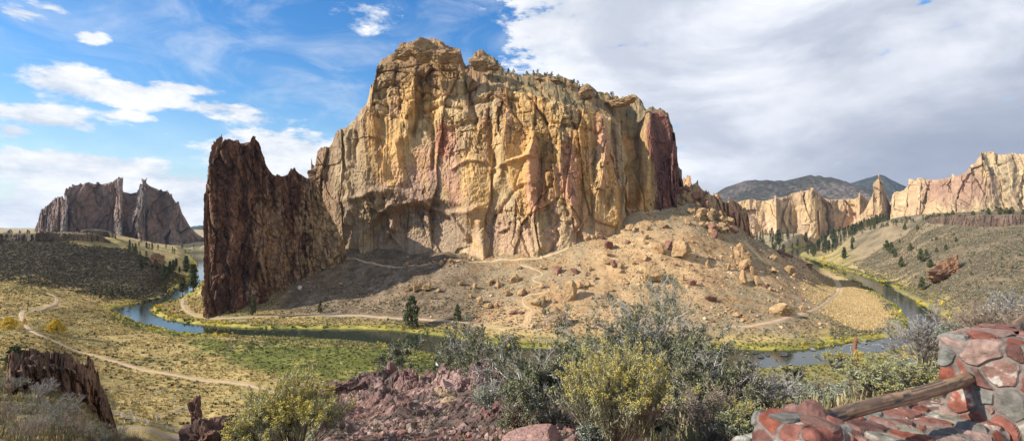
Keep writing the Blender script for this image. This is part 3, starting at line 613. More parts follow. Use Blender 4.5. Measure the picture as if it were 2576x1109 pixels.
fin_nodes = [(548, 345, 792, 387),(536, 350, 790, 365),(524, 372, 790, 344),(516, 395, 792, 334),(512, 470, 794, 329),(524, 405, 792, 325),(534, 398, 791, 326),(548, 358, 789, 329),(575, 352, 786, 333),(588, 354, 784, 336),(600, 350, 778, 338),(612, 366, 768, 340),(622, 358, 760, 343),(640, 345, 745, 346),(650, 356, 735, 350),(662, 366, 725, 353),(672, 400, 715, 357),(680, 428, 705, 359),(684, 452, 700, 361),(700, 440, 692, 365),(712, 445, 690, 367),(724, 450, 690, 372),(735, 428, 690, 376),(748, 424, 688, 379),(760, 430, 685, 383),(775, 438, 680, 387),(790, 455, 672, 392),(805, 480, 662, 397),(822, 520, 655, 399),(845, 560, 648, 403),(862, 600, 642, 407),(872, 640, 645, 414)]
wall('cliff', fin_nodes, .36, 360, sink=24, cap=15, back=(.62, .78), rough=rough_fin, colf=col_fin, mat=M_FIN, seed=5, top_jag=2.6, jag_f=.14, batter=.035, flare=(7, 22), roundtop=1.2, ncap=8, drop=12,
     feats=[('line', [(684,440),(700,560),(745,690)], 8, -3.5), ('line', [(745,450),(780,560),(830,660)], 8, 3.5), ('line', [(600,360),(595,500),(570,700)], 8, 2.5), ('line', [(650,380),(640,560),(600,740)], 7, -2)],
     label='dark brown rock fin between the left river bend and the big tan cliff')
# ---------------------------------------------------------------- far left massif
def rough_far(am=1.0, sc=3.0, sd=0):
    def f(s, z, X, Y, xd, yd, t):
        ws = s/sc + 3*noise(s/12/sc, z/18/sc, 0, 271+sd); wz = z/sc
        D = ridged(ws/26, wz/90, 0, 3, 273+sd) * 4 + fbm(ws/12, wz/25, 3, 3, 274+sd) * 2.5
        f1, f2, cr, tl = worley(ws/9, wz/17, .5, 275+sd); D += (cr - .5) * 5.5 + tl * 4.5 - .3*sst(.1, 0, f2 - f1)
        f1, f2, cr, tl = worley(ws/3.2, wz/9, .5, 276+sd); D += (cr - .5) * 1.3 + tl
        return (D + fbm(ws/1.5, wz/2.6, 0, 4, 277+sd) * .8) * sc * am
    return f
def col_far(c1, c2, c3, sc=3.0, extra=None, sd=0):
    c1, c2, c3 = map(np.array, (c1, c2, c3))
    def f(s, z, X, Y, xA, yA, t, d):
        a = fbm(s/18/sc, z/40/sc, 0, 4, 281+sd)[..., None]; b = fbm(s/4/sc, z/22/sc, 0, 5, 282+sd)[..., None]; e = fbm(s/1.8/sc, z/2.4/sc, 0, 4, 283+sd)[..., None]
        C = lerp(c1, c2, sst(-.35, .35, a + .5*b)); C = lerp(C, c3, sst(.1, .7, b - .3*a) * .75)
        if extra: C = extra(C, xA, yA, a, b, e, t)
        return C * (1 + .22*e)
    return f
cL = col_far((.19,.145,.125), (.26,.18,.145), (.11,.10,.10))
wall('cliff', [(84,574,590,1330),(88,560,600,1300),(98,522,612,1265),(112,508,625,1240),(127,499,640,1225),(143,497,640,1205),(150,490,650,1195),(155,506,650,1190),(165,506,655,1190),(174,500,655,1195),(181,470,655,1215),(196,464,655,1235),(210,459,655,1245),(232,463,655,1265),(254,464,655,1275),(270,459,655,1275),(277,457,650,1265),(283,444,650,1240),(296,442,650,1222),(308,446,650,1222),(314,478,650,1240),(318,490,650,1258),(326,490,650,1258),(334,478,650,1240),(343,463,650,1225),(352,455,652,1215),(360,447,652,1210),(368,449,652,1212),(376,462,650,1230),(384,474,652,1245),(400,478,652,1250),(417,482,652,1248),(426,492,652,1245),(436,511,652,1245),(444,506,652,1248),(451,508,655,1252),(464,546,650,1260),(474,566,648,1268),(486,580,645,1275),(500,590,640,1290),(515,598,640,1300)],
     1.25, 150, sink=25, cap=60, back=(.2, 1), rough=rough_far(1.0, 3.0), colf=cL, mat=M_FARROCK, seed=9, top_jag=1.8, jag_f=.5, batter=.12, roundtop=1, ncap=6, drop=60,
     label='distant jagged brown rock massif behind the mesa at far left')
# basalt rim of the mesa on the left, and a second short step
def rough_bas(s, z, X, Y, xd, yd, t):
    f1, f2, cr, tl = worley(s/2.4, z/14, .5, 375); D = (cr - .5)*2.2 + tl - .7*sst(.12, 0, f2 - f1)
    return D + fbm(s/12, z/12, 0, 4, 376)*1.8 + fbm(s, z, 0, 3, 377)*.35
cB = col_far((.11,.085,.06), (.18,.135,.09), (.05,.042,.035), 1.0)
cl = wall('cliff', [(-90,6,606),(0,7,604),(40,7,606),(75,8,607),(100,10,606),(140,10,606),(180,9,606),(215,9,606),(245,8,606),(262,6,608),(280,3,612)], .8, 40, onground=(400, 900), sink=5, cap=12, rough=rough_bas, colf=cB, mat=M_ROCK, seed=11, top_jag=.5, batter=.1, roundtop=.5, ncap=4, drop=10,
     label='long low dark basalt rim along the top edge of the mesa at left')
wall('cliff', [(196,6,594),(225,9,594),(250,9,595),(275,7,596),(290,4,600)], .9, 30, onground=(560, 1100), sink=5, cap=12, rough=rough_bas, colf=cB, mat=M_ROCK, seed=12, top_jag=.4, batter=.1, roundtop=.5, ncap=4, drop=10,
     label='short dark basalt step behind the mesa rim under the distant massif')
# ---------------------------------------------------------------- ridge of broken rock right of the big cliff
def exR(C, xA, yA, a, b, e, t): return lerp(C, np.array([.42,.22,.14]), sst(.2, .6, a)*.5)
cR = col_far((.44,.30,.16), (.38,.235,.12), (.22,.135,.075), 1.5, exR)
wall('cliff', [(1700,470,500,620),(1716,442,500,590),(1726,440,505,580),(1736,445,510,575),(1746,462,520,575),(1756,470,530,580),(1768,462,540,590),(1780,478,550,600),(1796,488,560,610),(1812,486,570,625),(1825,500,578,640),(1840,512,585,655),(1852,500,590,668),(1868,512,596,680),(1880,520,600,700),(1892,526,600,730)],
     .9, 110, sink=30, cap=40, back=(.3, 1), rough=rough_far(.8, 1.5, 7), colf=cR, mat=M_FARROCK, seed=15, top_jag=3.2, jag_f=.35, batter=.25, roundtop=1.5, ncap=6, drop=40,
     label='broken tan rock ridge stepping down to the right from the big cliff')
# ---------------------------------------------------------------- far right walls
def exP(C, xA, yA, a, b, e, t):
    C = lerp(C, np.array([.54,.365,.25]), sst(.0, .5, a + .3*b) * sst(500, 540, yA)[..., None] * .6)
    return lerp(C, np.array([.30,.20,.14]), sst(520, 485, yA + 20*b[..., 0])[..., None] * .5)
cP = col_far((.52,.365,.20), (.49,.335,.16), (.36,.25,.165), 5, exP)
wall('cliff', [(1815,520,590,1750),(1850,508,590,1730),(1880,500,590,1720),(1905,502,590,1720),(1930,505,590,1720),(1942,498,590,1700),(1955,490,590,1690),(1962,498,588,1705),(1985,495,586,1720),(2000,482,586,1735),(2012,478,586,1710),(2025,485,586,1700),(2040,474,586,1690),(2055,474,586,1690),(2062,482,586,1700),(2070,490,586,1710),(2078,498,586,1735),(2090,500,586,1735),(2105,500,586,1750),(2125,500,586,1745),(2142,504,586,1750),(2152,498,586,1720),(2160,486,586,1700),(2170,484,586,1700),(2178,492,586,1715),(2192,502,586,1730),(2215,505,586,1730),(2245,508,590,1730)],
     2.2, 150, sink=75, cap=90, rough=rough_far(.55, 4.2, 17), colf=cP, mat=M_FARROCK, seed=19, top_jag=1.0, jag_f=.3, batter=.12, roundtop=1, ncap=6, drop=90,
     feats=[('line', [(2078,490),(2085,530),(2092,590)], 4, -22), ('line', [(2135,500),(2142,540),(2145,590)], 3, -15)],
     label='long pink and tan rock wall behind the pine grove at the river bend')
wall('cliff', [(2130,578,586,1640),(2160,545,590,1610),(2185,520,592,1590),(2192,500,594,1575),(2200,470,596,1570),(2208,450,596,1570),(2214,438,596,1565),(2218,436,596,1565),(2226,446,596,1570),(2234,470,594,1580),(2242,500,590,1610),(2252,525,586,1640),(2262,545,580,1680)],
     1.6, 180, sink=30, cap=40, rough=rough_far(.5, 4.0, 27), colf=col_far((.46,.32,.18), (.41,.275,.15), (.27,.18,.11), 4), mat=M_FARROCK, seed=22, top_jag=1.2, jag_f=.4, batter=.15, roundtop=1, ncap=6, drop=50,
     label='tall pale rock spire rising alone between the pink wall and the tan ridge')
def exH(C, xA, yA, a, b, e, t):
    slope = sst(500, 530, yA + 25*a[..., 0])[..., None] * sst(2310, 2380, xA)[..., None]
    C = lerp(C, lerp(np.array([.47,.35,.19]), np.array([.30,.25,.14]), sst(-.1, .6, b + e*.6)), slope * .75)
    dots = sst(.25, .4, e + .25*a)[..., 0] * sst(2290, 2400, xA) * sst(.98, .9, np.minimum(t, 1)); C = lerp(C, np.array([.10,.10,.05]), (dots*.8)[..., None])
    return lerp(C, np.array([.33,.19,.13]), patch(xA, yA, 2405, 470, 80, 50, (b + .3*e)[..., 0], .5, .6) * .75)
cH = col_far((.50,.36,.20), (.46,.315,.18), (.31,.215,.125), 4, exH)
wall('cliff', [(2228,490,575,1545),(2240,488,575,1530),(2254,484,575,1520),(2264,462,575,1500),(2275,452,572,1490),(2290,455,570,1480),(2300,450,568,1470),(2312,446,566,1460),(2330,448,564,1455),(2345,452,562,1450),(2362,456,560,1440),(2376,450,558,1430),(2390,442,556,1420),(2410,440,554,1410),(2430,434,552,1400),(2450,424,550,1390),(2470,414,548,1385),(2484,402,546,1380),(2492,386,546,1378),(2502,380,546,1378),(2525,384,546,1380),(2548,392,546,1380),(2560,386,546,1378),(2600,384,546,1370),(2700,380,546,1360)],
     2.0, 190, sink=40, cap=90, rough=rough_far(.8, 4.2, 37), colf=cH, mat=M_FARROCK, seed=25, top_jag=2.4, jag_f=.28, batter=.55, roundtop=1, ncap=6, drop=90,
     label='sunlit tan rock ridge climbing to its crags at the far right')
wall('cliff', [(2325,4,558),(2336,10,562),(2370,12,564),(2410,13,568),(2450,12,570),(2490,12,570),(2530,11,568),(2580,11,564),(2700,10,560)], .8, 50, onground=(380, 900), sink=4, cap=10, rough=rough_bas, colf=col_far((.11,.075,.055), (.17,.115,.08), (.06,.045,.038), 1.0), mat=M_ROCK, seed=27, top_jag=2.4, batter=.4, roundtop=.6, ncap=4, drop=10,
     label='crumbling brown rimrock along the brow of the hillside at right')
# ---------------------------------------------------------------- mountains beyond
def hillm(name, nodes, Y, depth, colr, seed):
    nd = np.array(nodes, float); x = np.arange(nd[0, 0], nd[-1, 0], 1.6); top = np.interp(x, nd[:, 0], nd[:, 1])
    u = np.linspace(0, 1, 90)[None, :]
    Yq = Y - depth * (1 - u); Yq = np.concatenate([Yq, Y + depth * np.array([[.15, .5, 1.0]])], 1) * np.ones((len(x), 1))
    Xq = (x[:, None] / DS - 512) / F * Y * np.ones_like(Yq)
    zt = CAMZ - (top / DS - HOR) / F * Y
    pr = np.concatenate([u**1.25, np.array([[.98, .7, 0]])], 1)
    zq = 20 + (zt[:, None] - 20) * pr
    zq = zq - ridged(Xq/420, Yq/900, 0, 5, seed) * 45 * np.sin(np.pi*np.clip(pr, 0, 1)) + fbm(Xq/60, Yq/60, 0, 4, seed+3) * 7
    a = fbm(Xq/300, Yq/300, 0, 4, seed+5)[..., None]; sp_ = noise(Xq/14, Yq/14, 0, seed+6)[..., None]
    Cc = lerp(np.array(colr), np.array(colr)*.65, sst(-.3, .3, a)); Cc = lerp(Cc, np.array([.022,.032,.024]), sst(-.15, .2, sp_ + .3*a) * .75)
    tag(link(name, mesh(name, np.stack([Xq, Yq, zq], -1).reshape(-1, 3), grid_faces(*Xq.shape), M_HILL, Cc.reshape(-1, 3))), kind='structure')
hillm('hills', [(1700,560),(1800,500),(1826,484),(1850,470),(1872,456),(1900,452),(1925,452),(1950,456),(1965,452),(1985,456),(2003,450),(2012,446),(2026,450),(2031,441),(2036,444),(2040,438),(2046,450),(2060,442),(2075,446),(2090,444),(2115,452),(2135,460),(2160,470),(2200,480),(2300,500)], 4200, 1900, (.10,.08,.07), 501)  # dark colour paints in cloud shadow over juniper cover, mountains below too
hillm('mountains', [(2050,490),(2140,462),(2160,455),(2180,449),(2195,445),(2212,439),(2222,441),(2240,450),(2264,461),(2300,475),(2400,500)], 5600, 1000, (.045,.055,.06), 511)
hillm('hills', [(-200,578),(100,575),(300,572),(430,572),(480,570),(500,566),(520,568),(560,575),(700,580)], 5200, 900, (.10,.13,.12), 521)
# ================================================================ PLANTS
def unit(a): return a / (np.linalg.norm(a, axis=-1, keepdims=True) + 1e-9)
def grow(P0, D0, L0, R0, K, wander, up, g):
    n = len(P0); st = (L0 / (K - 1))[:, None]
    pts = np.zeros((n, K, 3)); pts[:, 0] = P0; d = unit(D0)
    for k in range(1, K):
        d = unit(d + g.normal(0, wander, (n, 3)) + np.array([0, 0, up])); pts[:, k] = pts[:, k-1] + d * st
    rad = R0[:, None] * np.linspace(1, .35, K)[None, :]
    return pts, rad
def tubes(mb, pts, rad, col, k=3):
    n, K, _ = pts.shape
    ax = unit(pts[:, -1] - pts[:, 0]); ref = np.where(np.abs(ax[:, 2:3]) > .9, [[1., 0, 0]], [[0, 0, 1.]])
    A = unit(np.cross(ax, ref)); B = np.cross(ax, A); an = np.arange(k) * 2*math.pi/k
    ring = np.cos(an)[None, :, None] * A[:, None] + np.sin(an)[None, :, None] * B[:, None]
    V = pts[:, :, None] + ring[:, None] * rad[:, :, None, None]
    b = np.arange(n)[:, None, None] * (K*k); i = np.arange(K-1)[None, :, None]; j = np.arange(k)[None, None, :]
    f = np.stack([b+i*k+j, b+i*k+(j+1) % k, b+(i+1)*k+(j+1) % k, b+(i+1)*k+j], -1).reshape(-1, 4)
    c = np.repeat(np.asarray(col) * np.ones((n, 1)), K*k, 0) if np.ndim(col) > 1 else col
    mb.add(V.reshape(-1, 3), f, c)
def children_of(pts, rad, nch, tmin, ang, lr, L, g, updir=0.0):
    n, K, _ = pts.shape; idx = np.repeat(np.arange(n), nch); m = len(idx)
    t = g.uniform(tmin, 1, m) * (K - 1); i = np.minimum(t.astype(int), K - 2); u = (t - i)[:, None]
    P0 = pts[idx, i] * (1 - u) + pts[idx, i+1] * u; d = unit(pts[idx, i+1] - pts[idx, i])
    rnd = unit(g.normal(0, 1, (m, 3))); rnd = unit(rnd - d * (rnd * d).sum(1, keepdims=True))
    a = g.normal(ang, ang*.25, m)[:, None]; D = unit(d * np.cos(a) + rnd * np.sin(a) + np.array([0, 0, updir]))
    return P0, D, L[idx] * lr * g.uniform(.6, 1.25, m) * (1.15 - .5 * t/(K-1)), rad[idx, i] * .6
def leafs(mb, C0, size, col, g, asp=.5, up=None):
    n = len(C0); a = unit(g.normal(0, 1, (n, 3)) + (np.array([0, 0, up]) if up else 0)); b = unit(np.cross(a, g.normal(0, 1, (n, 3))))
    s = size * g.uniform(.6, 1.4, (n, 1)); V = np.stack([C0 - a*s*.5, C0 + b*s*asp*.5, C0 + a*s*.5, C0 - b*s*asp*.5], 1)
    mb.add(V.reshape(-1, 3), np.arange(4*n).reshape(n, 4), np.repeat(col, 4, 0))
def shades(g, n, cs, j=.25):
    cs = np.array(cs); return cs[g.integers(0, len(cs), n)] * g.uniform(1-j, 1+j, (n, 1))
def shrub(name, loc, H, Wd, kind, label, cat='shrub', group=None, seed=1, dens=1.0, rz=0.0, mark=0):
    """stems from a common crown; leaves on the last twigs; returns the thing"""
    g = np.random.default_rng(seed); K = 7
    o = empty(name, loc, rz); tag(o, label, cat, group)
    K1 = {'mahogany': dict(ns=11, lv=[(6,.3,.75,.62),(6,.2,.7,.55),(7,.1,.7,.42)], wan=.22, up=.02, r=.045*H/3, lean=1.0, ln=18, ls=.036, cols=[(.125,.13,.05),(.18,.18,.085),(.075,.08,.035),(.27,.26,.16)], bark=(.37,.34,.295)),
          'rabbit': dict(ns=70, lv=[(6,.35,.16,.6),(5,.3,.15,.4)], wan=.05, up=.02, r=.008, lean=.8, ln=9, ls=.055, cols=[(.27,.26,.15),(.36,.33,.19),(.20,.20,.11)], bark=(.27,.22,.14), fl=[(.46,.37,.08),(.38,.34,.13),(.52,.40,.06)], fn=7),
          'sage': dict(ns=30, lv=[(6,.3,.5,.5),(5,.2,.5,.45)], wan=.14, up=.04, r=.012, lean=.8, ln=9, ls=.032, cols=[(.25,.27,.20),(.19,.215,.155),(.31,.33,.26)], bark=(.20,.15,.11)),
          'sagebloom': dict(ns=36, lv=[(5,.35,.45,.5),(5,.2,.4,.42)], wan=.1, up=.04, r=.01, lean=.75, ln=9, ls=.032, cols=[(.24,.26,.17),(.19,.21,.13),(.29,.30,.20)], bark=(.20,.15,.11), fl=[(.40,.34,.08),(.34,.30,.11)], fn=3),
          'twigs': dict(ns=15, lv=[(6,.25,.6,.55),(7,.15,.65,.5),(5,.1,.6,.45)], wan=.16, up=.05, r=.02, lean=.85, ln=1, ls=.03, cols=[(.24,.23,.17),(.30,.28,.22)], bark=(.30,.27,.235)),
          'dry': dict(ns=42, lv=[(6,.3,.4,.5),(4,.2,.45,.45)], wan=.1, up=.03, r=.008, lean=.8, ln=3, ls=.03, cols=[(.30,.24,.17),(.24,.19,.13)], bark=(.27,.20,.15))}[kind]
    ns = max(4, int(K1['ns'] * dens))
    th = g.uniform(0, 2*math.pi, ns); rr = g.uniform(0, 1, ns)**.6
    lean = rr * K1['lean'] * math.atan2(Wd*.55, H*.62) / .9
    D = np.stack([np.cos(th)*np.sin(lean), np.sin(th)*np.sin(lean), np.cos(lean)], 1)
    L = np.hypot(H*np.cos(lean), Wd*.5*np.sin(lean)) * g.uniform(.62, .92, ns)
    P0 = np.stack([np.cos(th), np.sin(th), 0*th - .1], 1) * (Wd*.06) * np.stack([rr, rr, 1+0*rr], 1)
    pts, rad = grow(P0, D, L, np.full(ns, K1['r']) * g.uniform(.6, 1.3, ns), K, K1['wan'], K1['up'], g)
    mb = MB(); bc = np.array(K1['bark']); tubes(mb, pts, rad, shades(g, ns, [bc*.6, bc*.8], .2), 5 if kind == 'mahogany' else 3)
    for li, (nc, tm, an, lr) in enumerate(K1['lv']):
        P1, D1, L1, R1 = children_of(pts, rad, nc, tm, an, lr, L, g, .12)
        pts, rad = grow(P1, D1, L1, np.maximum(R1, .0035 if kind not in ('mahogany', 'twigs') else .0065), 5, K1['wan'], K1['up'], g); L = L1
        tubes(mb, pts, rad, shades(g, len(pts), [bc, bc*1.25, bc*.7], .2))
    n, K_, _ = pts.shape; ln = K1['ln']
    idx = np.repeat(np.arange(n), ln); t = g.uniform(.1, 1, len(idx)) * (K_-1); i = np.minimum(t.astype(int), K_-2); u = (t-i)[:, None]
    C0 = pts[idx, i]*(1-u) + pts[idx, i+1]*u + g.normal(0, K1['ls']*.5, (len(idx), 3))
    if kind == 'twigs': C0 = C0[::2]
    cl_ = fbm(C0[:, 0]*2.6, C0[:, 1]*2.6, C0[:, 2]*2.6, 2, seed); C0 = C0[cl_ > -.32]; cl_ = cl_[cl_ > -.32]
    lb = MB(); leafs(lb, C0, K1['ls']*g.uniform(.6, 1.5, (len(C0), 1)), shades(g, len(C0), K1['cols'], .3)*(1 + .3*cl_[:, None]), g, .45 if kind == 'mahogany' else .13 if kind == 'rabbit' else .35, .4 if kind != 'rabbit' else 2.2)
    allv = np.concatenate(lb.V + [pts.reshape(-1, 3)]); fz = H / max(np.quantile(allv[:, 2], .992), .01); fx = Wd / max(np.quantile(allv[:, 0], .985) - np.quantile(allv[:, 0], .015), .01)
    if kind == 'twigs': fx = min(fx, 1.6)
    fy = min(fx, 1.8); parts_ = [('branches', M_BARK, mb), ('leaves', M_LEAF, lb)]
    if 'fl' in K1:
        top = pts[:, -1, 2] > np.quantile(pts[:, -1, 2], .45 if kind == 'rabbit' else .5); q = pts[top]
        fn = K1['fn'] * 3; idx = np.repeat(np.arange(len(q)), fn); tt = g.uniform(.7, 1, len(idx)) * (q.shape[1]-1); i = np.minimum(tt.astype(int), q.shape[1]-2); u = (tt-i)[:, None]
        C1 = q[idx, i]*(1-u) + q[idx, i+1]*u + g.normal(0, .012, (len(idx), 3))
        fb = MB(); leafs(fb, C1, .016, shades(g, len(C1), K1['fl'], .25), g, .9); parts_.append(('flowers', M_LEAF, fb))
    for nm_, mt_, q_ in parts_:
        q_.V = [v*np.array([fx, fy, fz]) for v in q_.V]; q_.build(nm_, mt_, o)
    return o

def conifer_proto(seed, H=10, slim=.2, bare=.12, cols=((.045,.065,.022),(.07,.09,.03),(.10,.115,.045)), dens=1.0, trunkc=(.16,.10,.065), droop=-.12, parts=True, gap=.2):
    g = np.random.default_rng(seed); o = empty('pine_tree')
    tb = MB(); tp = np.stack([np.cumsum(g.normal(0, .03*H/10, 8)), np.cumsum(g.normal(0, .03*H/10, 8)), np.linspace(-.3, H, 8)], 1)
    tb.tube(tp, np.linspace(H*.022, H*.003, 8), 6, trunkc, .1)
    nb = int(150 * dens); zz = bare*H + (H*.97 - bare*H) * (np.arange(nb)/nb) ** .9
    u = (zz/H - bare)/(1-bare); prof = (1-u)**.75 * np.minimum(1, u*6+.35) * H*slim*1.1
    th = np.arange(nb)*2.4 + g.normal(0, .3, nb); L = prof * g.uniform(.55, 1.15, nb)
    lump = noise(th/1.3, zz/H*5, 0, seed); L *= 1 + .35*lump
    keep = g.uniform(0, 1, nb) > gap*(lump < -.1)
    zz, th, L = zz[keep], th[keep], L[keep]; m = len(zz)
    D = np.stack([np.cos(th), np.sin(th), droop + .5*(zz/H)], 1)
    P0 = np.stack([np.interp(zz, tp[:, 2], tp[:, 0]), np.interp(zz, tp[:, 2], tp[:, 1]), zz], 1)
    pts, rad = grow(P0, D, L, np.full(m, H*.004), 5, .12, .05, g); bb = MB(); tubes(bb, pts, rad, np.array(trunkc)*.8)
    nl = 22; idx = np.repeat(np.arange(m), nl); t = g.uniform(.12, 1, len(idx))**.7*4; i = np.minimum(t.astype(int), 3); v = (t-i)[:, None]
    C0 = pts[idx, i]*(1-v)+pts[idx, i+1]*v + g.normal(0, 1, (len(idx), 3))*np.array([.028, .028, .018])*H
    lb = MB(); tone = np.clip(.75 + .5*noise(C0[:, 0]*6/H, C0[:, 1]*6/H, C0[:, 2]*6/H, seed+2), .45, 1.4)[:, None]
    leafs(lb, C0, H*.045, shades(g, len(C0), cols, .25)*tone, g, .55)
    if parts:
        tb.build('trunk', M_BARK, o); bb.build('branches', M_BARK, o); lb.build('crown', M_LEAF, o)
        return o
    for q in (tb, bb): 
        for a, c in zip(q.V, q.C): pass
    V = tb.V + bb.V + lb.V
    off = [0, tb.n, tb.n+bb.n]
    F4 = [f + off[k] for k, q in enumerate((tb, bb, lb)) for f in q.F4]; F3 = [f + off[k] for k, q in enumerate((tb, bb, lb)) for f in q.F3]
    me = mesh('small_pine', np.concatenate(V), [np.concatenate(F4), np.concatenate(F3)], M_LEAF, np.concatenate(tb.C+bb.C+lb.C))
    bpy.data.objects.remove(o); return me
def juniper_proto(seed, H=5, Wd=3.6, cols=((.05,.065,.02),(.08,.095,.035),(.11,.12,.05)), parts=True, nc=70, per=60, name='juniper_tree', ls=.05, shape=1.0):
    g = np.random.default_rng(seed); o = empty(name)
    tb = MB()
    for k in range(4):
        a = g.uniform(0, 6.3); tb.tube([[0, 0, -.3], [math.cos(a)*Wd*.05, math.sin(a)*Wd*.05, H*.25], [math.cos(a)*Wd*.16, math.sin(a)*Wd*.16, H*.6], [math.cos(a)*Wd*.1, math.sin(a)*Wd*.1, H*.85]], [H*.03, H*.022, H*.012, H*.004], 6, (.15,.105,.075), .1)
    zc = g.uniform(.1, .97, nc); rad_ = np.sin(np.pi*np.clip(zc*.8+.2, 0, 1))**.7 * (1-zc*.35*shape) * Wd*.5
    th = g.uniform(0, 2*math.pi, nc); rr = rad_*g.uniform(.25, .95, nc)**.6
    cen = np.stack([np.cos(th)*rr, np.sin(th)*rr, zc*H], 1); size = Wd*.105*g.uniform(.6, 1.3, nc)
    for k in range(0, nc, 3): tb.tube([[0, 0, cen[k, 2]*.45], cen[k]*.6+np.array([0, 0, .1*H]), cen[k]], [H*.01, H*.006, H*.003], 4, (.15,.11,.08))
    idx = np.repeat(np.arange(nc), per); p_ = unit(g.normal(0, 1, (len(idx), 3)))*(g.uniform(0, 1, (len(idx), 1))**.45)*size[idx][:, None]*np.array([1, 1, 1.15])
    C0 = cen[idx]+p_; tone = (g.uniform(.7, 1.3, nc)[idx])[:, None]
    lb = MB(); leafs(lb, C0, H*ls, shades(g, len(C0), cols, .25)*tone, g, .6, .5)
    if parts: tb.build('trunk', M_BARK, o); lb.build('crown', M_LEAF, o); return o
    F4 = tb.F4 + [f + tb.n for f in lb.F4]
    me = mesh('small_juniper', np.concatenate(tb.V+lb.V), [np.concatenate(F4), np.concatenate(tb.F3)], M_LEAF, np.concatenate(tb.C+lb.C))
    bpy.data.objects.remove(o); return me
used = set()
def put(proto, p, s, label, cat, group=None, wide=1.0, name=None):
    o = proto if proto.name not in used else copy_tree(proto)
    used.add(proto.name)
    o.location = p; o.rotation_euler = (0, 0, random.uniform(0, 6.28)); o.scale = (s*wide, s*wide, s)
    for k in ('group',):
        if k in o: del o[k]
    return tag(o, label, cat, group)
PINE = [conifer_proto(300, 10, .17, .16), conifer_proto(301, 10, .21, .08, dens=1.2), conifer_proto(302, 10, .15, .3, gap=.6, dens=.8, cols=((.07,.075,.03),(.09,.09,.04),(.06,.065,.03)))]
JUN = [juniper_proto(320, 5, 3.6), juniper_proto(321, 5, 3.0, shape=1.6)]
def tree(proto, H0, x, base, top, label, cat='tree', group=None, Ymin=120, wide=1.0, Ymax=6000):
    p = hit(x, base, Ymin, Ymax); H = (base - top) / DS / F * p.y
    return put(proto, p - Vector((0, 0, .1)), H / H0, label, cat, group, wide)
# tall pines and junipers that can be told apart
tree(PINE[0], 10, 486, 733, 662, 'tall dark pine standing against the river beside the brown rock fin', 'pine tree', Ymin=300, wide=1.15)
tree(PINE[2], 10, 460, 748, 695, 'thin half-bare pine left of the tall dark pine at the river', 'pine tree', Ymin=300, wide=1.2)
tree(PINE[1], 10, 468, 684, 642, 'broad dark pine behind the tall riverside pine below the massif', 'pine tree', Ymin=400, wide=1.2)
for x, b, t in ((413,706,667),(421,700,668),(428,690,655),(436,684,652),(443,680,648),(411,690,662),(452,690,668)): tree(PINE[random.choice((0, 2))], 10, x, b, t, 'slender pine in the grove above the left river bend', 'pine tree', 'pines in the grove above the left river bend', 350)
tree(PINE[2], 10, 355, 690, 652, 'thin dark pine standing on the mesa slope', 'pine tree', Ymin=380)
tree(JUN[0], 5, 1036, 822, 743, 'large round-topped juniper between the trail and the river below the cliff', 'juniper', Ymin=240, wide=.85)
tree(JUN[1], 5, 1151, 806, 763, 'smaller cone-shaped juniper beside the trail right of the large one', 'juniper', Ymin=240, wide=.95)
tree(JUN[1], 5, 636, 792, 738, 'dark juniper in the shade at the foot of the rock fin', 'juniper', Ymin=290, wide=.6)
tree(JUN[1], 5, 805, 788, 752, 'dark juniper in the shade above the trail below the cliff', 'juniper', Ymin=290, wide=.6)
tree(JUN[0], 5, 40, 914, 846, 'big open juniper on the near hillside at left', 'juniper', Ymin=50, Ymax=110, wide=1.25)
tree(JUN[1], 5, 79, 918, 893, 'small dark juniper beside the big open one on the near hillside', 'juniper', Ymin=50, Ymax=110)
for x, b, t in ((281,746,722),(308,744,726),(239,739,726),(252,748,735),(298,735,720),(212,825,818),(413,736,712),(330,742,728)): tree(JUN[1], 5, x, b, t, 'small juniper on the grassy flat below the mesa', 'juniper', 'junipers on the flat below the mesa', 300)
YT = juniper_proto(330, 5, 5.5, cols=((.62,.42,.03),(.70,.50,.04),(.52,.36,.03)), name='cottonwood_tree', ls=.055)
YT2 = YT
tree(YT, 5, 140, 836, 801, 'round golden yellow cottonwood beside the dirt trail', 'tree', Ymin=200, wide=1.1)
tree(YT, 5, 22, 826, 796, 'golden yellow cottonwood at the edge of the near hillside', 'tree', Ymin=130, wide=1.2)
tree(YT, 5, 62, 815, 798, 'thin pale yellow sapling in the bend of the dirt trail', 'tree', Ymin=200, wide=.6)
tree(YT, 5, 2072, 651, 643, 'tiny yellow tree on the right bank of the far river reach', 'tree', Ymin=500)
for i, (x, b, t, k) in enumerate(((2267,672,643,1),(2319,729,694,1),(2316,658,623,1),(2330,645,625,1),(2340,672,650,0),(2356,634,620,1),(2379,628,612,1),(2276,578,560,1),(2308,578,565,0),(2290,631,609,1),(2231,629,603,0),(2242,638,607,1),(2252,647,625,1),(2405,607,594,1),(2263,611,600,1),(2355,604,594,0),(2145,610,594,0))):
    tree(JUN[k], 5, x, b, t, 'dark juniper scattered on the shrubby right hillside', 'juniper', 'junipers on the right hillside', 260)
for i, (x, b, t, k) in enumerate(((1958,616,576,1),(2095,605,572,1),(2027,608,583,1),(2040,600,578,0),(2076,624,590,0),(2085,638,605,2),(2123,650,620,1),(2143,627,607,0))):
    tree(PINE[k], 10, x, b, t, ['tall dark spruce at the left edge of the grove by the river bend','tallest dark pine standing above the grove across the river'][i] if i < 2 else 'dark green pine near the far river bend', 'pine tree', None if i < 2 else 'dark pines near the far river bend', 400, wide=1.2)
for x, b, t in ((2486,531,516),(2517,531,514),(2532,531,515),(2448,538,523),(2397,535,522),(2363,539,529),(2575,532,519),(2545,531,513)): tree(JUN[0], 5, x, b + 8, t + 6, 'dark juniper on the brow of the right mesa', 'juniper', 'junipers on the brow of the right mesa', 500)
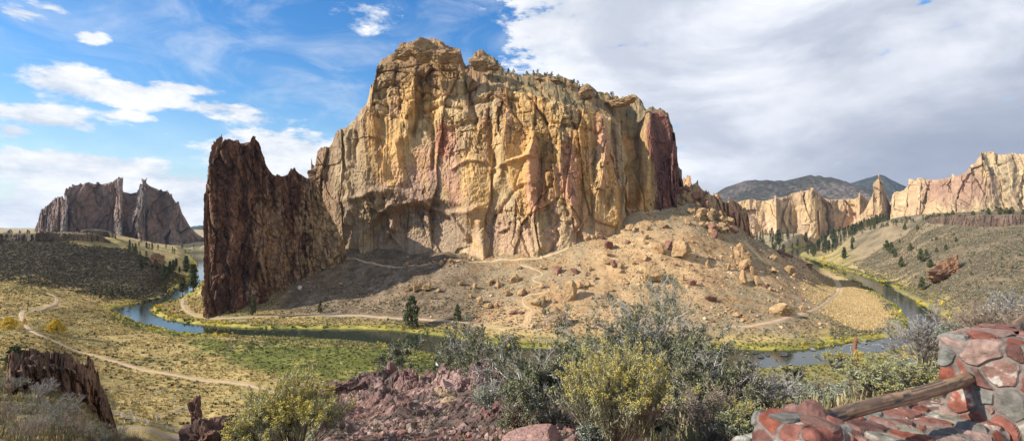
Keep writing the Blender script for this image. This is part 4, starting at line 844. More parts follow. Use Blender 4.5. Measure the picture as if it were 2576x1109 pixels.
# small far trees: one mesh each
SM = [conifer_proto(340, 10, .2, .05, dens=.35, parts=False, cols=((.09,.105,.04),(.13,.14,.06))), conifer_proto(341, 10, .24, .05, dens=.35, parts=False, cols=((.05,.065,.025),(.075,.09,.035))), juniper_proto(342, 6, 5, parts=False, nc=26, per=22, ls=.09), juniper_proto(343, 6, 4, parts=False, nc=26, per=22, ls=.09, cols=((.11,.11,.045),(.14,.13,.06)))]
def small(x, b, h, k, label, group, Ymin, name='pine_tree', Ymax=6000):
    p = hit(x, b, Ymin, Ymax); o = link(name, SM[k]); o.location = p - Vector((0, 0, .2)); s = h / (10 if k < 2 else 6); o.scale = (s*random.uniform(.85, 1.2),)*2 + (s,); o.rotation_euler = (0, 0, random.uniform(0, 6.3))
    return tag(o, label, 'tree', group)
for i in range(290):
    pxq = random.uniform(745, 888); Yq = random.uniform(1000, 1640); Xq = (pxq-512)/F*Yq
    if float(samp(SD, Xq, Yq)) < 8: continue
    o = link('pine_tree', SM[random.choice((0, 0, 1))]); o.location = (Xq, Yq, float(ground(Xq, Yq))-.3); s_ = random.uniform(12, 24)/10; o.scale = (s_*random.uniform(.9, 1.3),)*2 + (s_,); o.rotation_euler = (0, 0, random.uniform(0, 6.3))
    tag(o, 'green pine in the flat grove below the pink rock wall', 'tree', 'pines in the grove below the pink rock wall')
for i in range(60):
    u = random.random(); x = 2140 + u*250; b = 590 - 52*u**.6 + random.uniform(0, 10)
    small(x, b, random.uniform(4, 8), random.choice((0, 2, 2)), 'small juniper along the left brow of the right mesa', 'junipers along the left brow of the right mesa', 600, 'juniper_tree')
for i in range(48):
    x = random.choice((random.uniform(-5, 270), random.uniform(100, 260))); small(x, random.uniform(583, 592) + 2, random.uniform(4, 8), random.choice((1, 2, 2)), 'small juniper on top of the left mesa', 'junipers on top of the left mesa', 570, 'juniper_tree', 900)
for i in range(34):
    u = random.random(); x = 318 + 95*u; b = 618 + 62*u + random.uniform(-8, 14)
    small(x, b, random.uniform(5, 10), random.choice((0, 1, 2)), 'pine on the shoulder where the left mesa drops to the river', 'pines on the shoulder of the left mesa', 450)
for i in range(22): small(random.uniform(345, 515), random.uniform(605, 640), random.uniform(8, 14), 1, 'dark pine in the shade below the distant massif', 'pines below the distant massif', 800)
for i in range(70):
    x = random.uniform(2160, 2570); b = random.uniform(566, 740)
    small(x, b, random.uniform(1.5, 3.2), 2, 'low round juniper bush on the right hillside', 'low bushes on the right hillside', 250, 'juniper_bush')
# shrubs on the summit of the big cliff
cap = CM['cap']; cx = (512 + F*cap[..., 0]/cap[..., 1])*DS
for i in range(60):
    x = random.choice((random.uniform(1225, 1620), random.uniform(1260, 1480))); si = int(np.argmin(np.abs(CM['xd'][:, -1] - x))); k = random.randint(8, 50)
    p = cap[si, k]; o = link('juniper_bush', SM[2]); o.location = (p[0], p[1], p[2]-.2); s = random.uniform(2.0, 4.6)/6; o.scale = (s, s, s); o.rotation_euler = (0, 0, random.uniform(0, 6.3))
    tag(o, 'dark juniper bush growing on the sloping summit of the big cliff', 'shrub', 'juniper bushes on the summit of the big cliff')

# ---- uncountable low plants: tufts as small spiky clumps
def tufts(name, Px, Py, Pz, size, cols, label, hgt=1.0, nb=9, seed=3, cat='grass', j=.3, bw=.17):
    g = np.random.default_rng(seed); n = len(Px); th = g.uniform(0, 6.283, (n, nb)); ln = g.uniform(.15, 1, (n, nb))
    s = size[:, None]
    bx = g.normal(0, .16, (n, nb))*s; by = g.normal(0, .16, (n, nb))*s
    tx = bx + np.cos(th)*ln*s*.55; ty = by + np.sin(th)*ln*s*.55; tz = s*hgt*(1.05-.6*ln)*g.uniform(.7, 1.1, (n, nb))
    w_ = s*bw; wx, wy = -np.sin(th)*w_, np.cos(th)*w_
    c = np.stack([np.broadcast_to(a, (n, nb)) for a in (Px[:, None], Py[:, None], Pz[:, None])], -1)
    A = c + np.stack([bx-wx, by-wy, -.12*s+0*bx], -1); B = c + np.stack([bx+wx, by+wy, -.12*s+0*bx], -1); T = c + np.stack([tx, ty, tz], -1)
    T2 = c + np.stack([tx+wx*.9, ty+wy*.9, tz*.9], -1)
    V = np.stack([A, B, T2, T], 2).reshape(-1, 3); f = np.arange(len(V)).reshape(-1, 4)
    cc = np.asarray(cols) if np.ndim(cols) == 2 and len(cols) == n else shades(g, n, cols, j)
    cc = np.repeat(cc, nb, 0)*g.uniform(.8, 1.2, (n*nb, 1)); cc = np.repeat(cc, 4, 0)
    return tag(link(name, mesh(name, V, f, M_LEAF, cc)), label, kind='stuff')
def scatter(n, pxr, rowr, fn, seed, ymin=130):
    """random ground points with density weight fn; drawn over the land itself"""
    g = np.random.default_rng(seed)
    ip = g.uniform(pxr[0], pxr[1], n); ly = np.sqrt(g.uniform(rowr[0]**2, rowr[1]**2, n)); X = (ip-512)/F*ly
    w_ = fn(X, ly); k = (g.uniform(0, 1, n) < w_) & (samp(PATHM, X, ly) < .5); X, ly = X[k], ly[k]
    return X, ly, ground(X, ly)
SDs = lambda X, Y: samp(SD, X, Y)
TALm = tal; MLm = ml; RHm = rh; GMm = gm; REm = reed
open_ = lambda X, Y: (SDs(X, Y) > 3) * 1.0
NBR = nearbank * 1.0
X, Y, Zt = scatter(52000, (-40, 470), (128, 420), lambda X, Y: open_(X, Y)*(1-samp(MLm, X, Y)*.8)*(1-.93*samp(GMm, X, Y))*(1-samp(tal, X, Y))*(.35+.65*(fbm(X/18, Y/18, 0, 3, 901) > -.35)), 61)
g = np.random.default_rng(5)
tufts('grass', X, Y, Zt, g.uniform(.5, 1.05, len(X)), [(.52,.39,.15),(.45,.34,.13),(.35,.27,.11),(.56,.43,.19)], 'dry straw-coloured bunchgrass dotting the valley floor', .75, 8)
X, Y, Zt = scatter(9000, (-40, 470), (128, 420), lambda X, Y: open_(X, Y)*(.25+.75*(fbm(X/30, Y/30, 0, 3, 905) > .1)), 62)
tufts('grass', X, Y, Zt, g.uniform(.6, 1.5, len(X)), [(.13,.13,.06),(.17,.16,.08),(.10,.11,.045)], 'grey-green sage scattered over the valley floor', .7, 12, 4)
X, Y, Zt = scatter(12000, (50, 520), (150, 330), lambda X, Y: (SDs(X, Y) > .5)*np.clip(samp(GMm, X, Y)+.02, 0, 1), 63)
tufts('grass', X, Y, Zt, g.uniform(.6, 1.3, len(X)), [(.15,.17,.04),(.21,.21,.06),(.28,.25,.08),(.12,.14,.035)], 'lush green grass and herbs of the river meadow', .5, 9, 5)
X, Y, Zt = scatter(85000, (225, 850), (255, 560), lambda X, Y: (samp(tal, X, Y) > .3)*(.3+.7*(fbm(X/16, Y/16, 0, 4, 907) > 0)), 64)
tufts('shrubbery', X, Y, Zt, g.uniform(.35, 1.0, len(X)), [(.17,.145,.085),(.22,.185,.105),(.12,.105,.06),(.29,.23,.13)], 'low grey sage dotting the talus slope', .6, 7, 6)
X, Y, Zt = scatter(95000, (830, 1060), (270, 760), lambda X, Y: (SDs(X, Y) > 4)*(samp(reed, X, Y) < .3)*(.25+.75*(fbm(X/20, Y/20, 0, 4, 909) > -.05)), 65)
tufts('shrubbery', X, Y, Zt, g.uniform(.5, 1.9, len(X)), [(.16,.14,.08),(.22,.175,.105),(.09,.085,.045),(.28,.22,.13),(.20,.185,.14)], 'low sage and dry grass covering the right hillside', .65, 7, 7)
X, Y, Zt = scatter(30000, (-40, 190), (370, 620), lambda X, Y: (samp(ml, X, Y) > .25)*(SDs(X, Y) > 4)*1.0, 66)
tufts('shrubbery', X, Y, Zt, g.uniform(.6, 1.7, len(X)), [(.07,.065,.035),(.10,.085,.045),(.15,.12,.06),(.055,.05,.03)], 'dark scrub on the slope of the left mesa', .7, 8, 8)  # scrub colours darkened as well, to carry the slope's shade
X, Y, Zt = scatter(130000, (780, 940), (255, 560), lambda X, Y: np.clip(samp(reed, X, Y), 0, 1)**1.3, 67)
tufts('reeds', X, Y, Zt, g.uniform(.3, .75, len(X)), [(.58,.42,.20),(.52,.38,.18),(.62,.47,.25),(.46,.33,.15)], 'pale straw-coloured reed bed inside the right river bend', 1.9, 5, 9, j=.15)
X, Y, Zt = scatter(110000, (90, 960), (195, 900), lambda X, Y: (SDs(X, Y) > -.2)*np.exp(-np.maximum(SDs(X, Y), 0)/4.5)*sst(-.6, .2, fbm(X/14, Y/14, 0, 3, 911))*np.where((X > 70) & (Y < 245), .25, 1), 68)
t_ = fbm(X/20, Y/20, 0, 3, 913); g2 = np.random.default_rng(11)
cb_ = np.where((t_ > .22)[:, None], shades(g2, len(X), [(.60,.44,.03),(.50,.38,.04)]), np.where((t_ < -.15)[:, None], shades(g2, len(X), [(.16,.18,.035),(.12,.14,.03)]), shades(g2, len(X), [(.34,.31,.05),(.27,.26,.05),(.40,.30,.08)])))
tufts('undergrowth', X, Y, Zt, g.uniform(.9, 2.2, len(X))*np.clip(Y/350, .7, 1.0)*np.where((X > 70) & (Y < 245), .5, 1), cb_, 'yellow and green willow scrub lining both river banks', 1.0, 12, 10)
X, Y, Zt = scatter(26000, (225, 860), (240, 420), lambda X, Y: (SDs(X, Y) > 2)*(SDs(X, Y) < 45)*(samp(reed, X, Y) < .3)*(.3+.7*(fbm(X/12, Y/12, 0, 3, 921) > -.1)), 73)
tufts('shrubbery', X, Y, Zt, g.uniform(.45, 1.3, len(X)), [(.24,.21,.11),(.17,.155,.075),(.30,.26,.13),(.20,.19,.13),(.12,.125,.06)], 'sage and dry grass on the bank below the trail', .65, 9, 12)
X, Y, Zt = scatter(9000, (470, 960), (150, 260), lambda X, Y: (SDs(X, Y) > 1)*1.0, 69)
tufts('undergrowth', X, Y, Zt, g.uniform(.5, 1.3, len(X)), [(.20,.20,.05),(.28,.25,.08),(.14,.15,.04),(.12,.11,.06)], 'green and straw brush on the near river bank', .7, 11, 11)
# ================================================================ BOULDERS
import bmesh
def ico(sub):
    bm = bmesh.new(); bmesh.ops.create_icosphere(bm, subdivisions=sub, radius=1)
    V = np.array([v.co[:] for v in bm.verts]); Fc = np.array([[v.index for v in f.verts] for f in bm.faces]); bm.free(); return V, Fc
ICO = {k: ico(k) for k in (1, 3, 4, 5)}
def rock_mesh(name, seed, sub=4, npl=16, cols=((.44,.29,.14), (.34,.21,.105), (.20,.13,.08)), rough=.05, squash=(1, 1, 1), mat=None, guano=False):
    g = np.random.default_rng(seed); D, Fc = ICO[sub]
    N_ = unit(g.normal(0, 1, (npl, 3))); c = g.uniform(.5, .92, npl)
    dn = D @ N_.T; r = np.min(np.where(dn > .05, c / np.maximum(dn, .05), 9), axis=1); r = np.minimum(r, 1.25)
    r *= 1 + rough*2*fbm(D[:, 0]*2.2+seed, D[:, 1]*2.2, D[:, 2]*3.5, 4, seed) + rough*fbm(D[:, 0]*7, D[:, 1]*7, D[:, 2]*7, 3, seed+5)
    V = D*r[:, None]*np.array(squash); a = fbm(V[:, 0]*1.3, V[:, 1]*1.3, V[:, 2]*2.6+seed, 4, seed+9)[:, None]; b = fbm(V[:, 0]*5, V[:, 1]*5, V[:, 2]*5, 3, seed+11)[:, None]
    C0 = lerp(np.array(cols[0]), np.array(cols[1]), sst(-.2, .35, a)); C0 = lerp(C0, np.array(cols[2]), sst(.1, .6, b)*.7)
    if guano: C0 = lerp(C0, np.array([.6, .58, .52]), (sst(.35, .7, V[:, 2]/squash[2]+.3*b[:, 0])[:, None])*guano)
    return mesh(name, V, Fc, mat or M_ROCK, C0)
RK = [rock_mesh('boulder', 600+i, 4, 10+i) for i in range(7)]
RKR = [rock_mesh('boulder', 620+i, 4, 12, ((.30,.15,.10),(.22,.11,.075),(.13,.08,.06))) for i in range(3)]
RKD = [rock_mesh('boulder', 640+i, 3, 12, ((.06,.055,.055),(.09,.08,.075),(.035,.033,.035)), guano=.0 if i < 2 else .9) for i in range(4)]
def rockat(me, p, w, h, label, group=None, sink=.3, rz=None, cat='boulder', dep=None, name='boulder', tilt=.12):
    o = link(name, me); o.location = (p[0], p[1], p[2] + h*(.5 - sink)); o.scale = (w/2, (dep or w*random.uniform(.75, 1.05))/2, h/2)
    o.rotation_euler = (random.uniform(-tilt, tilt), random.uniform(-tilt, tilt), random.uniform(0, 6.28) if rz is None else rz)
    return tag(o, label, cat, group)
def zt_(zx, zy): return zx*.3629+1274.6, zy*.3629+469.6
hero = [ (1198,492,120,125,'largest rounded orange boulder high on the sunlit talus',0),(1060,452,92,80,'rounded tan boulder just left of the largest orange boulder on the talus',1),(1125,425,75,62,'half-hidden reddish boulder between the two big rounded boulders on the talus',2),
 (992,652,132,128,'big square-topped brown boulder in the middle of the talus',3),(445,782,92,115,'upright tan boulder with a dark flank low on the talus',4),(222,828,130,78,'broad tan boulder beside the switchback trail',5),(335,955,175,120,'huge pale overhanging boulder behind the bushes at the talus foot',6),
 (695,432,76,70,'layered brown boulder below the foot of the big cliff',0),(955,508,72,55,'tan boulder left of the square-topped brown one, higher up',1),(855,303,70,50,'pair-like tan boulder lying below the cliff path',2),(1635,675,52,105,'tall narrow boulder below the rock cluster on the right talus',3),
 (1735,683,46,56,'pale boulder at the top of the short line of pale rocks',4),(1855,598,56,46,'lone tan boulder on the right side of the talus',5),(1395,558,42,52,'two-toned upright boulder alone on the open talus',6),(1280,682,74,44,'reddish low boulder right of the square-topped one',1),
 (1400,790,82,46,'rusty low boulder above the right trail',0),(695,765,56,44,'small dark purple boulder low on the talus',2),(1922,890,152,92,'large pale bouldering rock beside the right trail',3),(2050,868,56,38,'smaller pale rock right of the bouldering rock',4),(2100,570,50,46,'red-orange boulder near the tip of the talus',5),
 (1850,508,62,40,'brown slab boulder on the dark right edge of the talus',6),(60,658,84,68,'brown boulder high above the switchbacks',1),(355,603,72,62,'reddish-brown boulder near the upper switchbacks',2),(470,600,46,42,'orange-red wedge boulder on the upper talus',3),(720,212,66,44,'slab boulder leaning at the cliff foot',4),(690,280,52,58,'slab boulder just below the leaning one at the cliff foot',5),(650,363,48,36,'dark lump of rock left of the layered brown boulder',6)]
for k, (zx, zy, w, h, lab, r) in enumerate(hero):
    x, y = zt_(zx, zy); p = hit(x, y - 2, 240); sc = .3629/DS/F*p.y
    me = RKR[r % 3] if any(q in lab for q in ('red', 'purple', 'rusty')) else RK[r]
    rockat(me, p, w*sc*1.05, h*sc*1.2, lab, sink=.2)
grp = [(700,478,50,40),(742,550,46,56),(790,560,62,40),(790,590,40,30),(690,530,50,50),(1790,698,32,30),(1825,718,30,34),(1855,724,24,30),(1820,690,18,20),(1540,578,32,42),(1220,650,32,60),(1960,600,60,50),(1990,622,40,40),(1590,893,52,30),(1120,663,52,40),(1072,655,40,34),(830,672,52,32),(1905,715,26,22),(1885,795,24,26),(1815,790,24,20),(1840,800,20,20),(245,698,52,36),(110,745,76,50),(252,570,54,36),(40,885,52,36),(12,752,44,40),(1290,388,36,24),(882,540,42,38),(970,360,38,36),(972,300,30,44),(955,392,34,30),(840,390,38,26),(880,315,34,50),(500,548,26,20),(575,580,30,28),(610,640,30,36),(720,720,36,28),(1410,500,40,26),(1320,490,22,18),(1690,870,20,26),(500,700,60,40),(560,690,40,30),(1250,260,50,50),(1100,285,40,28),(1170,545,34,20),(330,800,40,20)]
for zx, zy, w, h in grp:
    x, y = zt_(zx, zy); p = hit(x, y - 1, 240); sc = .3629/DS/F*p.y
    rockat(random.choice(RK + RKR[:1]), p, w*sc, h*sc*1.2, 'weathered tan boulder lying on the sunlit talus slope', 'boulders scattered over the sunlit talus', .22)
for zx, zy, w, h in ((1155,75,42,42),(1215,78,62,68),(1295,72,62,64),(1370,80,38,22),(1530,32,44,34),(1620,52,34,30),(1585,60,24,16),(1655,160,48,46),(1715,190,66,40),(1765,186,42,36),(1800,208,30,22),(1592,120,34,22),(1735,20,60,40),(1780,48,56,50),(1720,34,40,34),(1830,90,40,24),(330,52,14,12)):
    x, y = zx*.36478+603.8, zy*.36478+704.4; p = hit(x, y, 240); sc = .36478/DS/F*p.y
    rockat(random.choice(RK), p, w*sc, h*sc*1.2, 'tan boulder at the edge of the shadow on the lower talus', 'boulders at the shadow edge of the lower talus', .12)
x, y = 753, 724; p = hit(x, y, 250); rockat(rock_mesh('boulder', 690, 3, 10, ((.62,.58,.5),(.55,.5,.42),(.45,.4,.34))), p, 4, 3.2, 'small pale grey boulder alone on the shaded slope under the fin')
# the jagged spill of rock right of the cliff: dense blocks
def spill(n, poly, wr, hr, mes, lab, grp_, Ymin=240, name='boulder', up=1.0):
    for i in range(n):
        k = random.randrange(len(poly)-1); t = random.random(); (ax, ay, aw), (bx, by, bw) = poly[k], poly[k+1]
        x = ax+(bx-ax)*t; y = ay+(by-ay)*t; w_ = aw+(bw-aw)*t
        x += random.gauss(0, w_*.5); y += random.gauss(0, w_*.35)
        p = hit(x, y, Ymin); s = random.uniform(*wr)*random.uniform(.6, 1.2); rockat(random.choice(mes), p, s, s*random.uniform(*hr)*up, lab, grp_, .18, tilt=.5, name=name)
spill(78, [(1716,480,14),(1740,500,26),(1770,530,30),(1800,560,34),(1820,585,26)], (3, 8.5), (.7, 1.5), RK + RKR, 'angular block in the jagged rock spill right of the big cliff', 'blocks of the jagged rock spill', 330)
spill(26, [(1855,625,8),(1868,660,14),(1885,672,18)], (2.5, 7), (.9, 1.9), RK, 'upright block in the rock cluster on the right talus', 'blocks of the rock cluster on the right talus', 300)
spill(24, [(1885,590,6),(1925,606,10),(1965,630,10),(1990,648,8)], (2, 4.6), (.6, 1), RKR, 'dark red block in the line of rubble down the right edge of the talus', 'dark red rubble blocks on the right talus edge', 330)
spill(26, [(1010,668,6),(1060,664,8),(1110,662,8),(1150,656,6),(1190,652,5)], (1.6, 4.6), (.6, 1), RK + RKR, 'fallen block at the foot of the great recess', 'fallen blocks at the foot of the great recess', 350)
# scree: far too many to count
g = np.random.default_rng(21); D1, F1 = ICO[1]
X, Y, Zs = scatter(34000, (300, 850), (262, 600), lambda X, Y: (samp(tal, X, Y) > .4)*(.08+.92*sst(.0, .5, fbm(X/22, Y/22, 0, 4, 931) + .5*sst(560, 680, 512+F*X/Y)*sst(760, 690, 512+F*X/Y))), 71)
s_ = g.exponential(.45, len(X))+.3; s_ = np.where(g.uniform(0, 1, len(X)) < .012, g.uniform(1.5, 3.2, len(X)), np.minimum(s_, 2.2))
Vr = D1[None]*g.uniform(.6, 1.25, (len(X), len(D1), 1))*s_[:, None, None]*np.array([.62, .62, .5]); Vr = Vr + np.stack([X, Y, Zs+.1], 1)[:, None]
Fr = F1[None]+np.arange(len(X))[:, None, None]*len(D1)
cr_ = np.repeat(shades(g, len(X), [(.46,.31,.16),(.38,.23,.12),(.28,.15,.10),(.52,.38,.22),(.20,.13,.09)], .2), len(D1), 0)
tag(link('rubble', mesh('rubble', Vr.reshape(-1, 3), Fr.reshape(-1, 3), M_SCREE, cr_)), 'loose tan scree strewn over the talus slope', kind='stuff')
X, Y, Zs = scatter(5000, (-40, 175), (380, 600), lambda X, Y: (samp(ml, X, Y) > .4)*1.0, 72)
s_ = g.exponential(.6, len(X))+.4; s_ = np.minimum(s_, 2.8)
Vr = D1[None]*g.uniform(.6, 1.25, (len(X), len(D1), 1))*s_[:, None, None]*.6; Vr = Vr + np.stack([X, Y, Zs+.1], 1)[:, None]
Fr = F1[None]+np.arange(len(X))[:, None, None]*len(D1)
tag(link('rubble', mesh('rubble', Vr.reshape(-1, 3), Fr.reshape(-1, 3), M_SCREE, np.repeat(shades(g, len(X), [(.07,.055,.045),(.11,.085,.06),(.05,.04,.035)], .2), len(D1), 0))), 'dark basalt rubble on the mesa slope', kind='stuff')
# rocks in and beside the river
for k, (zx, zy, w) in enumerate(((240,500,45),(280,530,55),(325,515,42),(436,515,66),(641,480,52),(180,520,22),(190,500,22),(575,525,18),(487,580,28),(280,570,20),(255,608,90),(375,610,40),(705,503,20),(1000,435,36),(1125,465,38),(1055,413,30),(1015,512,62),(866,530,42),(1128,433,24),(1212,135,22),(822,485,9),(840,455,8),(980,450,14),(1280,460,50),(160,492,14),(265,500,16),(455,545,14))):
    x, y = zx*.36468+1811.2, zy*.36468+704.4; r = y/DS; Yd = CAMZ*F/(r-HOR); p = ((x/DS-512)/F*Yd, Yd, 0); sc = .36468/DS/F*Yd
    white = w < 36 or k in (4, 13, 14)
    rockat(RKD[random.choice((2, 3) if white else (0, 1))], p, w*sc, max(.5, w*sc*.5), 'white-streaked dark rock in the water of the right river bend' if white else 'black basalt rock in the water of the right river bend', 'white-streaked rocks in the right river bend' if white else 'black rocks in the right river bend', .38, cat='rock', name='river_rock')
for zx, zy, w in ((878,210,22),(842,190,10),(1605,358,26),(1500,350,16)):
    x, y = zx*.36463, zy*.36463+704.4; Yd = CAMZ*F/(y/DS-HOR); rockat(RKD[2], ((x/DS-512)/F*Yd, Yd, 0), w*.36463/DS/F*Yd, 1.0, 'small dark rock breaking the water of the left river bend', 'small rocks in the left river bend', .35, cat='rock', name='river_rock')
for i in range(20):
    t = random.random(); x = 345+95*t; y = 762-22*t + random.uniform(-1.5, 1.5); p = hit(x, y, 250); s = random.uniform(1.2, 3.2); rockat(RKD[random.randrange(2)], p, s, s*.6, 'dark boulder lining the outer bank of the left river bend', 'dark boulders along the left river bend', .25)
for i in range(14):
    p = hit(random.uniform(335, 420), random.uniform(729, 744), 250); s = random.uniform(1.5, 4); rockat(RKD[random.randrange(2)], p, s, s*.55, 'dark boulder on the terrace above the left river bend', 'dark boulders on the terrace above the left bend', .25)
# summit rocks of the big cliff
RKS = [rock_mesh('boulder', 660+i, 5, 12, ((.36,.235,.11),(.25,.15,.08),(.13,.085,.05)), .07, mat=M_CLIFF) for i in range(3)]
for x, y, w, h, lab in ((1015,140,36,26,'rounded brown summit block at the left of the cliff top'),(1062,140,50,38,'largest rounded summit block on the highest point of the cliff'),(1100,142,50,40,'brown summit block just right of the highest one'),(1138,148,40,30,'low brown summit block before the notch in the cliff top'),(993,146,14,12,'small knob at the left corner of the cliff top'),
                        (1207,168,36,36,'lone rounded tower block standing right of the summit notch'),(1235,172,30,14,'flat block right of the lone tower block on the summit'),(1437,225,20,24,'rounded tan block on the sloping summit among shrubs'),(1466,238,36,28,'broad tan block right of the rounded one on the sloping summit'),(1560,262,60,20,'flat rock shelf near the right end of the summit'),(1355,200,16,10,'small pale block on the shrubby summit skyline'),(1400,206,26,10,'low flat block on the shrubby summit skyline')):
    Yq = 402 + (x > 1180)*18; p = P(x, y, Yq); sc = Yq/DS/F
    rockat(RKS[int(x) % 3], (p.x, p.y, p.z - .45*h*sc), w*sc*1.35, h*sc*1.35, lab, sink=.05, dep=w*sc*1.3, tilt=.1)
# small brown knob among the pines, and the orange outcrop of the right slope
p = hit(397, 672, 450); rockat(rock_mesh('rock_outcrop', 701, 5, 18, ((.20,.13,.09),(.26,.16,.10),(.10,.07,.05)), .1), p, 17, 24, 'brown rock knob among the pines above the left river bend', sink=.25, cat='rock outcrop', name='rock_outcrop')
p = hit(2388, 690, 300); rockat(rock_mesh('rock_outcrop', 703, 5, 14, ((.30,.16,.08),(.22,.115,.065),(.12,.075,.05)), .12), p, 50, 30, 'orange-brown rock outcrop set in the shrubby right hillside', sink=.5, cat='rock outcrop', name='rock_outcrop', rz=.4, dep=22)
# ================================================================ THE OVERLOOK IN FRONT
# ---- jagged red-brown rock crest and rubble below the railing (a real relief patch on the slope)
def near_patch(name, x0, x1, y0, y1, step, hf, cf, label, cat='rock outcrop', kind=None, mat=None):
    xs = np.arange(x0, x1, step); ys = np.arange(y0, y1, step); Xg, Yg = np.meshgrid(xs, ys, indexing='ij')
    h, m = hf(Xg, Yg); z = ground(Xg, Yg) + h
    z = np.where(m > 0, z, ground(Xg, Yg) - .6)
    xd = (512 + F*Xg/Yg)*DS; yd = (HOR + (CAMZ - z)/Yg*F)*DS
    Vg = np.stack([Xg, Yg, z], -1)
    f1, f2, cr, tl = worley(Xg/.16, Yg/.16, z/.16, 950); jit = (cr-.5)*.05
    Vg[..., 0] += jit*(m > 0); Vg[..., 2] += tl*.05*(m > 0)
    return tag(link(name, mesh(name, Vg.reshape(-1, 3), grid_faces(*Xg.shape), mat or M_NEARROCK, cf(Xg, Yg, z, h, xd, yd).reshape(-1, 3))), label, cat, kind=kind)
crest = [(-7.0, 17.3, .5, .6), (-6.0, 18.1, .35, .6), (-5.1, 18.5, .55, .6), (-4.3, 18.4, .6, .7), (-3.6, 18.1, .5, .6), (-2.9, 18.3, .3, .6), (-2.3, 18.6, .55, .9), (-1.5, 18.9, .6, 1.1), (-.8, 18.6, .3, .9)]
def hf_crest(Xg, Yg):
    w = sst(.0, 1.2, np.minimum.reduce([Xg+8.2, .9-Xg, Yg-8.6, 20.3-Yg + .5*noise(Xg/1.2, 0, 0, 4)]))
    wx = Xg + .12*noise(Xg/.4, Yg/.4, 0, 951); wy = Yg + .12*noise(Xg/.4, Yg/.4, 3, 952)
    f1, f2, cr, tl = worley(wx/.42, wy/.8, .5, 953); g1, g2, gr, gt = worley(wx/.16, wy/.22, .5, 954)
    h = .0*Xg
    for (cx, cy, a, r) in crest: h = np.maximum(h, a*np.exp(-(((Xg-cx)/r)**2 + ((Yg-cy)/(r*1.1))**2)**1.5))
    for (cx, cy, a, r) in ((-3.6,14.6,.45,.7),(-2.5,15.6,.35,.9),(-1.2,16.6,.55,1.2),(-4.6,13.2,.5,.7),(-2.6,12.4,.3,.7),(-.6,11.3,.3,.9),(-5.2,11.6,.4,.6),(-1.4,13.6,.25,.8),(-4.3,10.6,.5,.8)): h = np.maximum(h, a*np.exp(-(((Xg-cx)/r)**2+((Yg-cy)/r)**2)))
    blk = h*(.55 + .75*cr) + (tl*.35 + (gr-.5)*.16)*sst(.1, .6, h) - .14*sst(.12, 0, f2-f1)*sst(.1, .5, h)
    rub = .05*gr*(g2-g1 > .1) + .03*fbm(Xg/.2, Yg/.2, 0, 3, 955)
    return (np.maximum(blk, 0)*w*1.1 + rub*w + .08*w - .1), (w > .02)
def cf_crest(Xg, Yg, z, h, xd, yd):
    n = fbm(Xg/.9, Yg/.9, z/.9, 4, 961)[..., None]; k = worley(Xg/.22, Yg/.22, z/.22, 962)[2][..., None]; e = fbm(Xg/.25, Yg/.25, z/.25, 3, 963)[..., None]
    rock = lerp(np.array([.20,.105,.088]), np.array([.095,.058,.05]), sst(-.3, .3, n + .5*e)); rock = lerp(rock, np.array([.34,.21,.18]), sst(.72, .9, k)*.8); rock = lerp(rock, np.array([.30,.26,.19]), sst(.2, .6, e)*.4)
    rock = lerp(rock, np.array([.42,.27,.22]), patch(xd, yd, 1130, 965, 70, 34, e[..., 0], .6, .8)*.75)
    rock = lerp(rock, np.array([.48,.34,.17]), patch(xd, yd, 1120, 990, 22, 18, e[..., 0], .5, .6)*.8)
    soil_ = lerp(np.array([.225,.13,.095]), np.array([.11,.08,.06]), sst(-.2, .4, fbm(Xg/1.6, Yg/1.6, 0, 3, 964)[..., None] + (13.5-Yg)[..., None]*.12)); soil_ = lerp(soil_, np.array([.42,.27,.22]), (k > .82)*.7)
    return lerp(soil_, rock, m_(sst(.08, .3, h)))
near_patch('rock_outcrop', -8.4, 1.1, 8.5, 20.6, .035, hf_crest, cf_crest, 'jagged red-brown rock crest and rubble on the overlook below the bushes')
# separate standing blocks along the crest
NB = [rock_mesh('boulder', 720+i, 4, 9+i, ((.17,.095,.08),(.10,.062,.055),(.27,.18,.15)), .1, mat=M_NEARROCK) for i in range(4)]
def near_rock(x, y, Yq, w, h, me, label, rz=None, dep=None, cols=None):
    p = P(x, y, Yq); sc = Yq/DS/F; o = link('boulder', me); o.location = (p.x, p.y, p.z + h*sc*.2); o.scale = (w*sc*.55, (dep or w)*sc*.55, h*sc*.42)
    o.rotation_euler = (random.uniform(-.1, .1), random.uniform(-.15, .15), random.uniform(0, 6) if rz is None else rz); return tag(o, label, 'boulder')
for i, (x, y, w, h) in enumerate(((832,978,42,26),(858,978,40,34),(880,975,28,40),(905,985,42,56),(932,980,40,58),(955,984,30,52),(985,990,34,34),(1000,1000,28,28),(1022,985,34,34),(1060,972,60,44),(1090,960,48,44))):
    near_rock(x, y, 17.6 + .1*i, w, h, NB[i % 4], ['dark lumpy rock at the left tip of the red-brown crest','second dark rock from the left tip of the crest','narrow dark rock in the left part of the crest','broad dark rock fin near the middle of the crest','tall reddish rock fin in the middle of the crest','thin upright rock fin right of the tall reddish one','lower pinkish fin in the gap of the crest','small pointed rock in the gap of the crest','pointed brown rock at the foot of the right crest','broad brown rock shoulder on the right of the crest','pink-grey rock shoulder on the highest part of the crest'][i], rz=.2*i)
SL = rock_mesh('sandstone_slab', 740, 4, 8, ((.47,.27,.21),(.42,.23,.18),(.36,.22,.18)), .02, mat=M_NEARROCK)
for x, y, Yq, w, h, lab in ((1352,1112,7.2,130,50,'large flat pink sandstone slab at the bottom edge'),(1303,1130,7.0,60,40,'smaller red sandstone slab left of the large pink one'),(1432,1118,7.3,58,30,'flat grey-brown slab right of the large pink one')):
    near_rock(x, y, Yq, w, h, SL, lab, rz=.15); 
